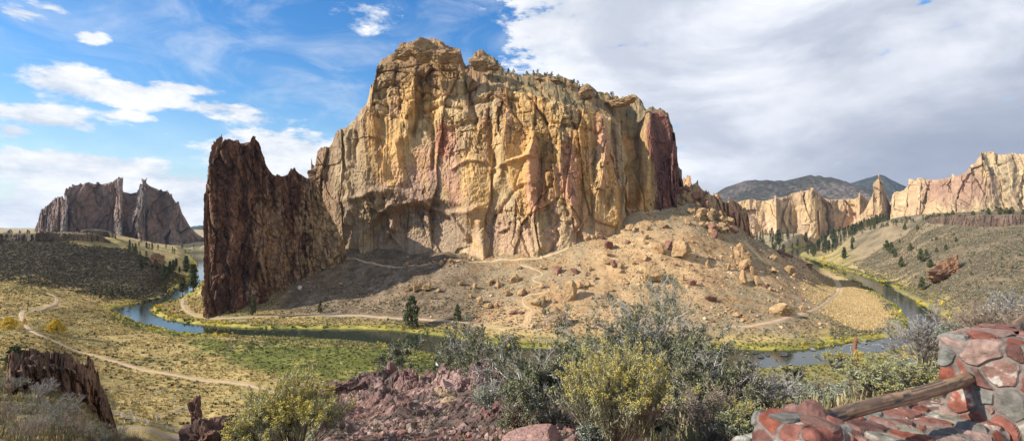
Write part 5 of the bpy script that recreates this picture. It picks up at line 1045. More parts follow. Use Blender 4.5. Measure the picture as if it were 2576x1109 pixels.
# small dark outcrop and the dark columnar bluff on the left
bl = rock_mesh('rock_outcrop', 751, 5, 12, ((.11,.07,.055),(.17,.095,.07),(.06,.045,.04)), .16, mat=M_ROCK)
o = link('rock_outcrop', bl); p = P(520, 1120, 55); o.location = p; o.scale = (2.6, 2.6, 3.4); o.rotation_euler = (0, .1, .8); tag(o, 'dark red-brown pointed outcrop poking up above the fence', 'rock outcrop')
bl2 = rock_mesh('rock_outcrop', 752, 4, 10, ((.14,.08,.06),(.19,.10,.075),(.07,.05,.045)), .16, mat=M_ROCK)
o = link('rock_outcrop', bl2); p = P(492, 1035, 56); o.location = p; o.scale = (.75, .9, 2.0); tag(o, 'small dark red spike rising from the pointed outcrop', 'rock outcrop')
def rough_blf(s, z, X, Y, xd, yd, t):
    f1, f2, cr, tl = worley(s/1.1, z/3.2, .5, 771); D = (cr-.5)*1.5 + tl*1.2 - .5*sst(.14, 0, f2-f1); f1, f2, cr, tl = worley(s/.45, z/.7, .5, 774); D = D + (cr-.5)*.5 + tl*.4
    return D*.8 + fbm(s/5, z/6, 0, 4, 772)*1.1 + fbm(s/.7, z/1.2, 0, 3, 773)*.3
wall('rock_outcrop', [(20,945,990,47),(40,938,985,48.5),(62,930,985,50),(90,922,1000,51),(130,920,1030,53),(165,924,1060,55),(200,930,1080,57),(222,936,1085,58.5),(238,940,1090,60),(250,952,1092,61),(256,985,1095,62),(266,1002,1100,63),(276,1020,1100,64),(286,1030,1105,65),(292,1060,1110,67)], .09, 150, sink=5, cap=9, rough=rough_blf,
     colf=col_far((.12,.072,.048), (.20,.115,.07), (.055,.038,.03), .35), mat=M_ROCK, seed=41, top_jag=2.2, jag_f=.12, batter=.12, roundtop=2, ncap=16, drop=6, capn=2.5, cat='rock outcrop', label='dark columnar rock bluff on the near hillside at lower left')

# ---- masonry parapet: every stone bulges from pale mortar
STC = np.array([(.30,.105,.07),(.24,.09,.065),(.33,.15,.11),(.27,.11,.08),(.21,.065,.04),(.30,.15,.115),(.27,.24,.18),(.20,.19,.16),(.15,.07,.055),(.23,.13,.10),(.32,.21,.165),(.17,.155,.13),(.26,.12,.09)])
def masonry(name, c, dim, rz, parent, step=.0075, cell=.2, seed=0, rad=.05, topz=None):
    L_ = np.array(dim)/2; Vs, Fs, n0 = [], [], 0
    for ax in range(3):
        for sg in (-1, 1):
            if ax == 2 and sg < 0: continue
            a, b = [k for k in range(3) if k != ax]
            na, nb_ = int(dim[a]/step)+1, int(dim[b]/step)+1
            A, B = np.meshgrid(np.linspace(-L_[a], L_[a], na), np.linspace(-L_[b], L_[b], nb_), indexing='ij')
            Pq = np.zeros(A.shape+(3,)); Pq[..., a] = A; Pq[..., b] = B; Pq[..., ax] = sg*L_[ax]
            Vs.append(Pq.reshape(-1, 3)); f = grid_faces(na, nb_, n0); flip = (sg > 0) == (ax == 1)
            Fs.append(f[:, ::-1] if flip else f); n0 += na*nb_
    V0 = np.concatenate(Vs); q = np.clip(V0, -(L_-rad), L_-rad); nn_ = unit(V0-q); V1 = q + nn_*rad
    w_ = V1 + .035*np.stack([noise(V1[:, 0]/.13, V1[:, 1]/.13, V1[:, 2]/.13, 5+k+seed) for k in range(3)], 1)
    f1, f2, cr, tl = worley(w_[:, 0]/cell, w_[:, 1]/cell, w_[:, 2]/(cell*1.15), 800+seed)
    edge = f2-f1; st = sst(.04, .12, edge); bulge = st*(.013 + .010*cr) + tl*.03*st + fbm(V1[:, 0]/.04, V1[:, 1]/.04, V1[:, 2]/.04, 3, 9)*.004 + .012*noise(V1[:, 0]/.3, V1[:, 1]/.3, V1[:, 2]/.3, 8)
    V2 = V1 + nn_*bulge[:, None]
    ci = (cr*9973).astype(int) % len(STC); Cs = STC[ci]; e = fbm(V1[:, 0]/.07, V1[:, 1]/.07, V1[:, 2]/.07, 4, 12)[:, None]
    Cs = Cs*(1+.45*e)*.9; Cs = lerp(Cs, np.array([.42,.40,.33]), (sst(.25, .5, e[:, 0])*((ci % 3) == 0))[:, None]*.8)
    Cs = lerp(np.array([.19,.155,.13])*(1+.2*e), Cs, st[:, None])
    cs, sn = math.cos(rz), math.sin(rz)
    V3 = np.stack([V2[:, 0]*cs-V2[:, 1]*sn, V2[:, 0]*sn+V2[:, 1]*cs, V2[:, 2]], 1) + np.array(c)
    return link(name, mesh(name, V3, np.concatenate(Fs), M_STONE, Cs), parent)
sw = tag(empty('stone_wall', (3.0, 3.95, 58.1)), 'low parapet wall of red and grey stones in mortar with pillars and a log rail', 'stone wall')
def at_(v): return (v[0]-3.0, v[1]-3.95, v[2]-58.1)
masonry('pillar', at_((4.30, 4.50, 58.46)), (.9, .6, 1.16), R(34), sw, seed=1, cell=.185, rad=.03)
masonry('pillar', at_((1.95, 3.44, 58.22)), (.42, .46, 1.0), R(25), sw, seed=2, cell=.19, rad=.05)
masonry('wall_base', at_((3.0, 4.12, 57.97)), (2.5, .86, .8), R(25), sw, seed=3, cell=.24, rad=.06)
masonry('wall_base', at_((5.6, 5.35, 58.30)), (2.6, .5, .95), R(27), sw, seed=4, cell=.22, rad=.06)
# hand-laid cap stones on the pillars
for k, (x, y, z, w, d, h, rz, ci) in enumerate(((4.05,4.40,59.07,.30,.24,.06,.3,0),(4.30,4.55,59.07,.34,.26,.06,.9,10),(4.50,4.68,59.07,.28,.26,.06,.4,3),(4.58,4.84,59.07,.26,.2,.06,.6,5),(1.84,3.40,58.73,.24,.22,.08,.3,7),(2.04,3.52,58.75,.24,.2,.12,.7,5),(2.0,3.34,58.73,.22,.22,.07,.1,9),(3.2,4.15,58.36,.36,.26,.05,.3,6),(2.8,3.85,58.36,.36,.3,.05,.5,3),(3.5,4.2,58.36,.34,.3,.05,.1,10))):
    o = link('cap_stone', rock_mesh('cap_stone', 860+k, 3, 9, (STC[ci], STC[ci]*.8, np.minimum(STC[ci]*1.35, .55)), .03, mat=M_STONE), sw); o.location = at_((x, y, z)); o.scale = (w/2, d/2, h*.55); o.rotation_euler = (0, 0, rz)
M_LOG = mat_col('weathered_log', .7, .3, bump=.6, bscale=22, var=.35, vscale=9, bdist=.01)
def log(a, b, r, parent, seed=0):
    n = 60; t = np.linspace(0, 1, n)[:, None]; pts = np.array(a)*(1-t)+np.array(b)*t; pts[:, 2] += .012*np.sin(t[:, 0]*5+seed)
    d = unit(np.array(b)-np.array(a)); A = unit(np.cross(d, [0, 0, 1.])); B = np.cross(A, d); k = 28; an = np.arange(k)*2*math.pi/k
    rr = r*(1 + .05*noise(t*9, an[None]*.9, seed, 31) + .02*noise(t*50, an[None]*3, 2, 32)); crack = noise(t*3, an[None]*2.2+seed, 0, 33)
    rr = rr - r*.12*(np.abs(crack) < .06)
    Vl = pts[:, None] + rr[..., None]*(np.cos(an)[None, :, None]*A + np.sin(an)[None, :, None]*B)
    c = lerp(np.array([.30,.18,.10]), np.array([.13,.08,.05]), sst(-.3, .4, noise(t*4, an[None]*4, 1, 34)+.4*noise(t*40, an[None]*8, 1, 35))[..., None]); c = np.where((np.abs(crack) < .08)[..., None], .05, c)
    knots = np.exp(-(((t*3.1+seed*.3) % 1-.5)/.03)**2 - ((an[None]-1.6)/.22)**2)[..., None]; c = lerp(c, np.array([.07,.035,.02]), knots)
    i = np.arange(n-1)[:, None]; j = np.arange(k)[None]; f = np.stack([i*k+j, i*k+(j+1) % k, (i+1)*k+(j+1) % k, (i+1)*k+j], -1).reshape(-1, 4)
    Vl = np.concatenate([Vl.reshape(-1, 3), pts[:1], pts[-1:]]); jj = np.arange(k); f3 = np.concatenate([np.stack([np.full(k, n*k), (jj+1) % k, jj], 1), np.stack([np.full(k, n*k+1), (n-1)*k+jj, (n-1)*k+(jj+1) % k], 1)])
    c = np.concatenate([c.reshape(-1, 3), [[.4,.25,.13]], [[.4,.25,.13]]])
    return link('log_rail', mesh('log_rail', Vl, [f, f3], M_LOG, c, True), parent)
log(at_((2.1, 3.52, 58.66)), at_((3.86, 4.33, 58.73)), .052, sw, 1)
log(at_((4.5, 4.72, 58.98)), at_((6.4, 5.9, 59.28)), .062, sw, 4)

# ---- shrubs of the overlook
def near_shrub(kind, x, base, top, w, Yq, label, seed, dens=1.0, group=None, cat='shrub'):
    p = P(x, base, Yq); sc = Yq/DS/F
    return shrub({'mahogany': 'mahogany_shrub', 'rabbit': 'rabbitbrush', 'sage': 'sagebrush', 'sagebloom': 'sagebrush', 'twigs': 'bare_shrub', 'dry': 'dry_shrub'}[kind], p, (base-top)*sc, w*sc, kind, label, 'shrub', group, seed, dens)
near_shrub('mahogany', 1640, 1030, 712, 400, 13, 'tall grey-green mountain mahogany, biggest of the bushes at bottom centre', 11, 1.9)
near_shrub('mahogany', 1385, 1095, 850, 300, 10.5, 'dense dark mahogany bush left of the yellow rabbitbrush at bottom centre', 12, 1.8)
near_shrub('mahogany', 1765, 1085, 868, 250, 11, 'spreading mahogany bush right of the yellow rabbitbrush at bottom centre', 13, 1.8)
near_shrub('mahogany', 1188, 945, 812, 200, 20, 'feathery grey-green bush on the right end of the rock crest', 14, 1.5)
near_shrub('mahogany', 1006, 945, 852, 105, 20, 'small open grey-green bush behind the rock crest', 15, .9)
near_shrub('rabbit', 1545, 1160, 882, 225, 7.6, 'tall rabbitbrush covered in yellow flower spikes at bottom centre', 16, 1.4)
near_shrub('rabbit', 745, 1150, 948, 215, 8.2, 'pale yellow-green rabbitbrush beside the red rock crest at bottom left', 17, 1.5)
near_shrub('rabbit', 655, 1165, 1030, 120, 8.0, 'lower rabbitbrush just left of the large pale yellow-green one', 18, .9)
near_shrub('dry', 830, 1075, 985, 90, 9.5, 'brown dry bush at the right foot of the pale rabbitbrush', 19, 1)
near_shrub('sage', 1245, 1062, 958, 110, 12, 'grey sagebrush left of the dark mahogany bush', 20, 1.1)
near_shrub('dry', 1300, 1075, 1000, 90, 10, 'small dry bush above the pink sandstone slab', 21, .8)
near_shrub('sage', 1500, 1125, 1060, 70, 7.5, 'small silvery sagebrush under the yellow rabbitbrush', 22, .8)
near_shrub('dry', 1800, 1130, 975, 190, 8.5, 'brown dry bush between the mahogany and the stone wall', 23, 1.3)
near_shrub('sagebloom', 1868, 1135, 1015, 110, 7.5, 'blooming sagebrush at the left end of the stone wall', 24, 1.1)
near_shrub('twigs', 1910, 1060, 905, 150, 11, 'dark leafless twiggy bush behind the left end of the stone wall', 25, 1)
near_shrub('mahogany', 1995, 1020, 925, 110, 13, 'small dark green bush above the left pillar of the wall', 26, .8)
near_shrub('sage', 2105, 1045, 960, 150, 9.5, 'broad silver sagebrush behind the log rail', 27, 1.3)
near_shrub('sagebloom', 2245, 1035, 905, 230, 8.5, 'yellow-tipped sagebrush behind the log rail beside the big pillar', 28, 1.7)
near_shrub('dry', 2190, 975, 925, 90, 14, 'low dry bush on the slope above the silver sagebrush', 29, .8)
near_shrub('twigs', 2328, 935, 770, 150, 12.5, 'bare grey many-twigged bush standing behind the big stone pillar', 30, 1.5)
near_shrub('sage', 2395, 870, 800, 90, 12, 'grey sagebrush between the bare bush and the right edge', 31, .9)
near_shrub('dry', 2475, 850, 765, 130, 11, 'large tawny dry bush behind the top of the big stone pillar', 32, 1.3)
near_shrub('twigs', 2545, 835, 735, 110, 13, 'tall dry twiggy bush at the right edge', 33, 1.1)
near_shrub('dry', 2580, 840, 770, 90, 9, 'straw-coloured grass-like bush at the right edge above the second rail', 34, 1)
near_shrub('sagebloom', 2100, 925, 885, 80, 17, 'small yellow-tipped bush beside the burnt stump', 35, .8)
for i, (x, b, h, w, Yq, k) in enumerate(((30,1125,75,120,30,'dry'),(110,1110,80,110,32,'sage'),(185,1105,70,90,36,'dry'),(60,1050,50,90,38,'sage'),(150,1050,60,80,40,'twigs'),(230,1110,50,70,38,'sage'),(20,985,40,80,46,'sage'),(105,1000,45,60,44,'twigs'),(70,1105,60,90,26,'dry'),(280,1120,55,70,40,'sage'),(330,1120,40,60,48,'dry'),(5,1060,60,90,30,'dry'))):
    near_shrub(k, x, b, b-h, w, Yq, 'grey-brown brush on the near hillside in the lower left corner', 50+i, .9, 'brush on the near hillside at lower left')
for i in range(16):
    x = random.uniform(1890, 2340); Yq = random.uniform(14, 26); p = Vector(((x/DS-512)/F*Yq, Yq, 0)); p.z = float(ground(p.x, p.y))-.1
    shrub('sagebrush', p, random.uniform(.3, .5), random.uniform(.6, 1.0), random.choice(('sage', 'sagebloom', 'dry')), 'low grey sagebrush on the slope behind the stone wall', 'shrub', 'sagebrush on the slope behind the wall', 80+i, .7)
# grass and duff close by
for lab, cols_, n, pxr, yr, sz, sd_, hg in (('dry grass on the near hillside at left', [(.36,.28,.13),(.28,.22,.11),(.22,.20,.10),(.16,.15,.08)], 15000, (-60, 215), (20, 115), (.25,.7), 91, 1.1),
                                   ('dry grass and herbs on the slope behind the wall', [(.30,.25,.13),(.22,.21,.11),(.36,.30,.17),(.18,.17,.08)], 9000, (640, 1100), (8, 60), (.15,.45), 92, 1.0),
                                   ('sparse dry grass among the rubble of the overlook', [(.26,.20,.11),(.20,.16,.09)], 900, (330, 640), (8.5, 20), (.06,.18), 93, 1.0)):
    X, Y, Zt = scatter(n, pxr, yr, lambda X, Y: ((X*.42 - Y + 2.3 < 0)*(fbm(X/3, Y/3, 0, 3, sd_) > -.35))*1.0, sd_)
    tufts('grass', X, Y, Zt, np.random.default_rng(sd_).uniform(sz[0], sz[1], len(X)), cols_, lab, hg, 20, sd_, bw=.05)
g = np.random.default_rng(95); X = g.uniform(-8, 6, 9000); Y = g.uniform(7, 21, 9000); k = np.abs(X/Y) < 1; X, Y = X[k], Y[k]
s_ = np.minimum(g.exponential(.022, len(X))+.015, .12); Zs = ground(X, Y)
k = X < 1.3; X, Y, Zs, s_ = X[k], Y[k], Zs[k], s_[k]
Vr = D1[None]*g.uniform(.6, 1.25, (len(X), len(D1), 1))*s_[:, None, None]; Vr = Vr+np.stack([X, Y, Zs+.03], 1)[:, None]
Fr = F1[None]+np.arange(len(X))[:, None, None]*len(D1)
tag(link('gravel', mesh('gravel', Vr.reshape(-1, 3), Fr.reshape(-1, 3), M_NEARROCK, np.repeat(shades(g, len(X), [(.30,.16,.12),(.40,.26,.21),(.18,.10,.08),(.24,.18,.14)], .2), len(D1), 0))), 'red-brown gravel on the overlook', kind='stuff')
# ================================================================ SMALL MADE THINGS
M_WOOD = mat_col('old_wood', .85, .15, var=.3, vscale=6)
WD = (.20,.155,.115)
# footbridge to the left of the bushes
a = Vector((0, 0, 0)); Y0_, Y1_ = 208.0, 274.0
A_ = np.array([(1222/DS-512)/F*Y0_, Y0_, 3.2]); B_ = np.array([(1288/DS-512)/F*Y1_, Y1_, 3.4]); dv = B_-A_; Ln = np.linalg.norm(dv); rz = math.atan2(dv[1], dv[0])
br = tag(empty('footbridge', tuple(A_), rz), 'long narrow wooden footbridge with railings crossing the river behind the bushes', 'footbridge')
mb = MB(); n = int(Ln/.42)
for i in range(n): mb.box((i*.42+.2, 0, 0), (.37, 2.3, .09), 0, np.array((.30,.24,.18))*random.uniform(.75, 1.2))
mb.build('deck', M_WOOD, br)
mb = MB()
for s in (-1, 1): mb.box((Ln/2, s*.9, -.35), (Ln, .3, .5), 0, WD)
mb.build('beam', M_WOOD, br)
for s in (-1, 1):
    mb = MB()
    for i in range(int(Ln/2.4)+1): mb.box((i*2.4, s*1.15, .55), (.16, .14, 1.3), 0, WD)
    for z in (.45, .85, 1.2): mb.box((Ln/2, s*1.15+.1*s, z), (Ln, .07, .14), 0, WD)
    mb.build('railing', M_WOOD, br)
mb = MB(); 
for x in (4, Ln/2, Ln-6): mb.box((x, 0, -2.3), (.9, 2.2, 3.6), 0, (.22,.21,.19))
mb.build('pier', M_WOOD, br)
# railed boardwalk below the shaded slope
bw_ = tag(empty('boardwalk', tuple(hit(760, 791, 290))), 'short boardwalk with a low handrail on the shaded riverside trail', 'boardwalk')
org = np.array(bw_.location); pts = [np.array(hit(x, y, 290)) + [0, 0, .35] for x, y in ((700,795),(740,792.5),(780,790.5),(820,789.5),(850,789))]
mb = MB(); mr_ = MB()
for p0, p1 in zip(pts[:-1], pts[1:]):
    d = p1-p0; L_ = np.linalg.norm(d); rz = math.atan2(d[1], d[0]); mb.box((p0+p1)/2-org, (L_, 2.2, .25), rz, (.30,.26,.21)); nrm = np.array([-math.sin(rz), math.cos(rz), 0])
    for s in (-1,):
        mr_.box((p0+p1)/2-org+nrm*s*1.1+[0, 0, 1.05], (L_, .1, .14), rz, (.26,.21,.16)); mr_.box((p0+p1)/2-org+nrm*s*1.1+[0, 0, .6], (L_, .08, .12), rz, (.26,.21,.16))
        for k in range(6): q = p0+d*(k/5); mr_.box(q-org+nrm*s*1.1+[0, 0, .5], (.18, .18, 1.3), rz, (.22,.18,.14))
mb.build('deck', M_WOOD, bw_); mr_.build('railing', M_WOOD, bw_)
# split-rail fences along the dirt road
def fence(pts, label):
    g_ = [np.array(hit(x, y, 95)) for x, y in pts]; o = tag(empty('split_rail_fence', tuple(g_[0])), label, 'fence'); org = g_[0]
    mp_, mr_ = MB(), MB(); Q = densify(np.array([q[:2] for q in g_]), 2.6); Q = [np.array([x + .0, y + .0, float(ground(x, y))]) for x, y in Q]
    for i, q in enumerate(Q):
        zz = .5 if i % 2 else -.5; q[0] += 0; q[1] += zz
        for s in (-1, 1): mp_.tube([q-org+[s*.45, 0, -.1], q-org+[-s*.2, 0, 1.35]], .07, 5, (.25,.22,.19), .15)
    for a_, b_ in zip(Q[:-1], Q[1:]):
        for z in (.25, .6, .95, 1.25):
            j = random.uniform(-.06, .06); e = (b_-a_)*.1; mr_.tube([a_-e-org+[0, 0, z+j], (a_+b_)/2-org+[0, 0, z], b_+e-org+[0, 0, z-j]], [.055, .065, .05], 5, np.array((.30,.27,.23))*random.uniform(.7, 1.2), .15)
    mp_.build('posts', M_WOOD, o); mr_.build('rails', M_WOOD, o)
fence([(284,1040),(330,1058),(380,1070),(440,1084),(470,1090)], 'weathered split-rail fence left of the pointed outcrop')
fence([(562,1083),(600,1082),(650,1076),(690,1080)], 'weathered split-rail fence right of the pointed outcrop')
# trailhead kiosk roof at the bottom edge
p = hit(612, 1108, 95); ki = tag(empty('kiosk', tuple(p), .5), 'small roofed trailhead kiosk by the dirt road at the bottom edge', 'kiosk')
mb = MB()
for x, y in ((-1, -.6), (1, -.6), (-1, .6), (1, .6)): mb.box((x, y, 1.1), (.16, .16, 2.4), 0, (.18,.12,.08))
mb.build('post', M_WOOD, ki); mb = MB(); mb.box((0, 0, 1.3), (1.9, .08, 1.1), 0, (.35,.33,.28)); mb.build('board', M_WOOD, ki)
mb = MB(); mb.add([(-1.5,-1.2,2.2),(1.5,-1.2,2.2),(1.5,0,2.9),(-1.5,0,2.9),(-1.5,1.2,2.2),(1.5,1.2,2.2),(-1.5,-1.2,2.12),(1.5,-1.2,2.12),(1.5,0,2.8),(-1.5,0,2.8),(-1.5,1.2,2.12),(1.5,1.2,2.12)], [[0,1,2,3],[3,2,5,4],[7,6,9,8],[8,9,10,11],[0,6,7,1],[4,5,11,10],[0,3,9,6],[3,4,10,9],[1,7,8,2],[2,8,11,5]], (.30,.29,.24)); mb.build('roof', M_WOOD, ki)
# white van parked by the near bank
M_WHITE = mat_plain('white_paint', (.75,.75,.75), .3, .5); M_GLASS = mat_plain('tinted_glass', (.03,.035,.04), .08, .6); M_TYRE = mat_plain('tyre_rubber', (.025,.025,.025), .8, .2); M_LAMP = mat_plain('lamp_lens', (.6,.6,.58), .2, .5); M_GREY = mat_plain('grey_plastic', (.12,.12,.12), .6, .3)
Yv = 213.0; xv = (1112/DS-512)/F*Yv; van = tag(empty('parked_van', (xv, Yv, float(ground(xv, Yv))+.05), .5), 'white van parked on the near river bank behind the rock crest', 'van')
def prism(name, prof, w, mat, parent, y=0, bev=.12):
    pr = np.array(prof, float); k = len(pr); c = pr.mean(0); V_ = []
    for yy, sc in ((-w/2, .96), (-w/2+bev, 1), (w/2-bev, 1), (w/2, .96)): q = c+(pr-c)*sc; V_.append(np.stack([q[:, 0], np.full(k, yy+y), q[:, 1]], 1))
    V_ = np.concatenate(V_); f = [[r*k+i, r*k+(i+1) % k, (r+1)*k+(i+1) % k, (r+1)*k+i] for r in range(3) for i in range(k)]
    me = bpy.data.meshes.new(name); me.from_pydata([tuple(v) for v in V_], [], [tuple(q) for q in f]+[tuple(range(k))[::-1], tuple(range(3*k, 4*k))]); me.materials.append(mat); return link(name, me, parent)
prism('body', [(-2.4,.45),(2.3,.45),(2.45,.7),(2.4,1.05),(1.75,1.25),(1.2,1.95),(.9,2.05),(-2.2,2.05),(-2.4,1.9)], 1.9, M_WHITE, van)
prism('windscreen', [(1.72,1.27),(1.78,1.3),(1.26,1.95),(1.2,1.9)], 1.6, M_GLASS, van, bev=.05)
for s in (-1, 1):
    for x0, x1 in ((-2.1,-1.1),(-1.0,0.0),(.1,1.1)): prism('side_window', [(x0,1.3),(x1,1.3),(x1-.05,1.8),(x0+.05,1.8)], .03, M_GLASS, van, y=s*.945, bev=.01)
    for x0 in (-1.6, 1.55):
        mb = MB(); mb.tube([(x0, s*.78, .36), (x0, s*.98, .36)], .36, 18, (1, 1, 1)); wh = mb.build('wheel', M_TYRE, van); mb = MB(); mb.tube([(x0, s*.97, .36), (x0, s*.995, .36)], .2, 14, (1, 1, 1)); mb.build('rim', M_GREY, wh)
    mb = MB(); mb.box((2.42, s*.7, .85), (.08, .3, .18)); mb.build('headlight', M_LAMP, van)
mb = MB(); mb.box((2.45, 0, .55), (.12, 1.8, .2)); mb.build('bumper', M_GREY, van)
# snags, fallen trees, stump
def dead_tree(p, H, label, group=None, seed=1, fallen=0.0, col=(.27,.25,.22), r=.03, nb=16, name='dead_tree'):
    g = np.random.default_rng(seed); o = tag(empty(name, tuple(p)), label, 'dead tree', group); D0 = np.array([[math.cos(seed)*fallen, math.sin(seed)*fallen, 1-fallen*.93]])
    pts, rad = grow(np.array([[0, 0, .1]]), D0, np.array([H]), np.array([H*r]), 9, .04, 0, g); mb = MB(); tubes(mb, pts, rad, np.array(col)*.8, 6); mb.build('trunk', M_BARK, o)
    P1, D1_, L1, R1 = children_of(pts, rad, nb, .2, .9, .3, np.array([H]), g, .15); b1, r1 = grow(P1, D1_, L1, R1, 5, .15, .03, g); mb = MB(); tubes(mb, b1, r1, np.array(col))
    P2, D2, L2, R2 = children_of(b1, r1, 3, .3, .7, .5, L1, g); b2, r2 = grow(P2, D2, L2, R2, 4, .15, .03, g); tubes(mb, b2, r2, np.array(col)*1.15); mb.build('branches', M_BARK, o); return o
for i, (x, b, t, ym, lab, c) in enumerate(((69,781,746,200,'black burnt snag standing in the bend of the dirt trail',(.05,.045,.04)),(151,736,724,250,'short dark snag at the far end of the dirt trail',(.06,.05,.045)),(434,1028,995,100,'thin grey snag standing above the split-rail fence',(.34,.32,.29)),(582,885,860,150,'pale leafless sapling in the green meadow',(.34,.31,.27)),(2038,771,745,240,'grey leafless tree near the right trail',(.30,.27,.24)),(2054,768,748,240,'second grey leafless tree beside the right trail',(.30,.27,.24)),(2302,700,690,260,'small black snag on the right hillside',(.05,.045,.04)))):
    p = hit(x, b, ym); H = (b-t)/DS/F*p.y; dead_tree(p, H, lab, None, 30+i, 0, c, .022 if i != 6 else .05, 14)
for i, (x, y, H) in enumerate(((345,985,9),(385,1010,8),(330,1030,7),(410,1040,7),(360,1000,7),(395,1060,6))): dead_tree(hit(x, y, 100), H, 'bleached fallen dead tree lying in the brush above the fence', 'fallen trees above the fence', 60+i, .96, (.36,.33,.29), .018, 18, 'fallen_tree')
for i, (x, y) in enumerate(((1990,735),(2010,752),(1985,748),(2030,730),(2205,700),(2245,714),(2300,712),(2160,680),(2290,655),(1900,760),(1935,775),(2400,720),(2450,735),(2520,650))):
    p = hit(x, y, 260); s_ = shrub('bare_shrub', p, random.uniform(2, 3.4), random.uniform(3, 5), 'twigs', 'bare grey bush beside the right river bend', 'shrub', 'bare grey bushes near the right bend', 130+i, .5) if i == 0 else None
    if s_: proto_b = s_; continue
    o = copy_tree(proto_b); o.location = p; o.rotation_euler = (0, 0, i*1.3); s = random.uniform(.7, 1.3); o.scale = (s, s, s*.9)
# the burnt stump
Yq = 19.0; p = P(2152, 930, Yq); st_ = tag(empty('burnt_stump', tuple(p)), 'rust-coloured dead stump with broken grey limbs standing over the river', 'stump')
mb = MB(); H = 88*Yq/DS/F; mb.tube([(0,0,-.6),(.02,0,H*.3),(-.02,.02,H*.6),(.01,0,H*.9),(.02,0,H)], [.1,.075,.07,.06,.02], 10, (.22,.11,.06), .4); mb.build('trunk', M_BARK, st_)
g = np.random.default_rng(4); b1, r1 = grow(np.tile([[0, 0, H*.85]], (9, 1))*g.uniform(.7, 1, (9, 1)), g.normal(0, 1, (9, 3))*[1, 1, .3]-[0, 0, .2], g.uniform(.35, .75, 9), np.full(9, .022), 6, .3, -.1, g); mb = MB(); tubes(mb, b1, r1, (.26,.24,.21)); mb.build('branches', M_BARK, st_)
yb = juniper_proto(335, 5, 5, cols=((.60,.44,.05),(.50,.30,.04),(.40,.36,.06)), name='currant_bush', nc=40, per=30, ls=.05); yb.location = P(2160, 938, 18.5); yb.scale = (.15, .15, .17); tag(yb, 'small yellow-orange autumn bush at the foot of the rust-coloured stump', 'shrub')

# ---- people
def person(loc, rz, H, top, legs, label, pose='walk', pack=None, group=None):
    k = H/1.75
    J = dict(pel=(0,0,.95), sp=(0,.0,1.15), ch=(0,.0,1.36), nk=(0,.01,1.5), hd=(0,.03,1.6), hd2=(0,.04,1.72))
    st_ = .28 if pose == 'walk' else .06
    for s, n in ((-1, 'l'), (1, 'r')):
        f = s*st_
        J['hip'+n] = (s*.09, 0, .9); J['kn'+n] = (s*.1, f*.6+.03, .5); J['an'+n] = (s*.1, f-.03, .09); J['to'+n] = (s*.11, f+.14, .04)
        J['sh'+n] = (s*.18, 0, 1.42); J['el'+n] = (s*.25, -f*.4, 1.14); J['wr'+n] = (s*.24, -f*.8+.12, .93); J['ha'+n] = (s*.23, -f*.9+.16, .85)
    Rd = dict(pel=.13, sp=.115, ch=.14, nk=.055, hd=.085, hd2=.075, hip=.095, kn=.06, an=.04, to=.035, sh=.065, el=.042, wr=.03, ha=.035)
    E = [('pel','sp'),('sp','ch'),('ch','nk'),('nk','hd'),('hd','hd2')]+[(a_+n if a_ not in ('pel','ch') else a_, b_+n) for n in 'lr' for a_, b_ in (('pel','hip'),('hip','kn'),('kn','an'),('an','to'),('ch','sh'),('sh','el'),('el','wr'),('wr','ha'))]
    names = list(J); me = bpy.data.meshes.new('person'); me.from_pydata([tuple(c*k for c in J[n]) for n in names], [(names.index(a_), names.index(b_)) for a_, b_ in E], [])
    tmp = bpy.data.objects.new('tmp', me); COL.objects.link(tmp); tmp.modifiers.new('s', 'SKIN'); tmp.modifiers.new('u', 'SUBSURF').levels = 2
    for i, n in enumerate(names): r = Rd.get(n, Rd.get(n[:-1], .05))*k; me.skin_vertices[0].data[i].radius = (r, r*.85 if n in ('ch', 'sp', 'pel') else r)
    me.skin_vertices[0].data[0].use_root = True
    dg = bpy.context.evaluated_depsgraph_get(); m2 = bpy.data.meshes.new_from_object(tmp.evaluated_get(dg)); bpy.data.objects.remove(tmp)
    for c, nm in (((.45,.27,.19), 'skin'), (top, 'shirt_cloth'), (legs, 'trouser_cloth'), ((.05,.04,.035), 'shoe_leather')): m2.materials.append(mat_plain(nm, c, .8, .2))
    for p_ in m2.polygons:
        z = p_.center.z/k; x = abs(p_.center.x)/k; p_.material_index = 3 if z < .11 else 0 if (z > 1.49 or (x > .2 and z < .92)) else 1 if (z > .95 or x > .19) else 2; p_.use_smooth = True
    o = empty('person', loc, rz); tag(o, label, 'person', group); link('body', m2, o)
    D3, F3_ = ICO[3]; Vh = D3*np.array([.095, .11, .1])*k; Vh[:, 2] = np.maximum(Vh[:, 2], -.01*k-.05*k*(Vh[:, 1] < .02)); link('hair', mesh('hair', Vh+np.array([0, .015, 1.71])*k, F3_, mat_plain('hair', (.05,.035,.025), .7, .3), smooth=True), o)
    if pack: Vp_ = D3*np.array([.17, .11, .26])*k; link('backpack', mesh('backpack', Vp_+np.array([0, -.2, 1.25])*k, F3_, mat_plain('pack_cloth', pack, .8, .2), smooth=True), o)
    return o
p = hit(426, 936, 150); person(p+Vector((0, 0, .15)), 1.4, 1.85, (.03,.03,.035), (.04,.04,.045), 'hiker in black walking on the dirt trail, left of the pair')
p = hit(432, 937, 150); person(p+Vector((0, 0, .15)), -1.6, 1.8, (.05,.045,.05), (.03,.03,.035), 'hiker in dark clothes with a pack, right of the pair on the dirt trail', pack=(.10,.09,.12))
x, y = zt_(1893, 893); p = hit(x, y, 240); person(p+Vector((0, 0, .1)), .4, 1.75, (.03,.06,.05), (.05,.05,.05), 'person in dark clothes standing under the pale bouldering rock', 'stand')
x, y = zt_(1931, 896); p = hit(x, y, 240); person(p+Vector((0, 0, .1)), 2.4, 1.75, (.03,.08,.28), (.05,.05,.06), 'person in a blue jacket standing before the pale bouldering rock', 'stand')
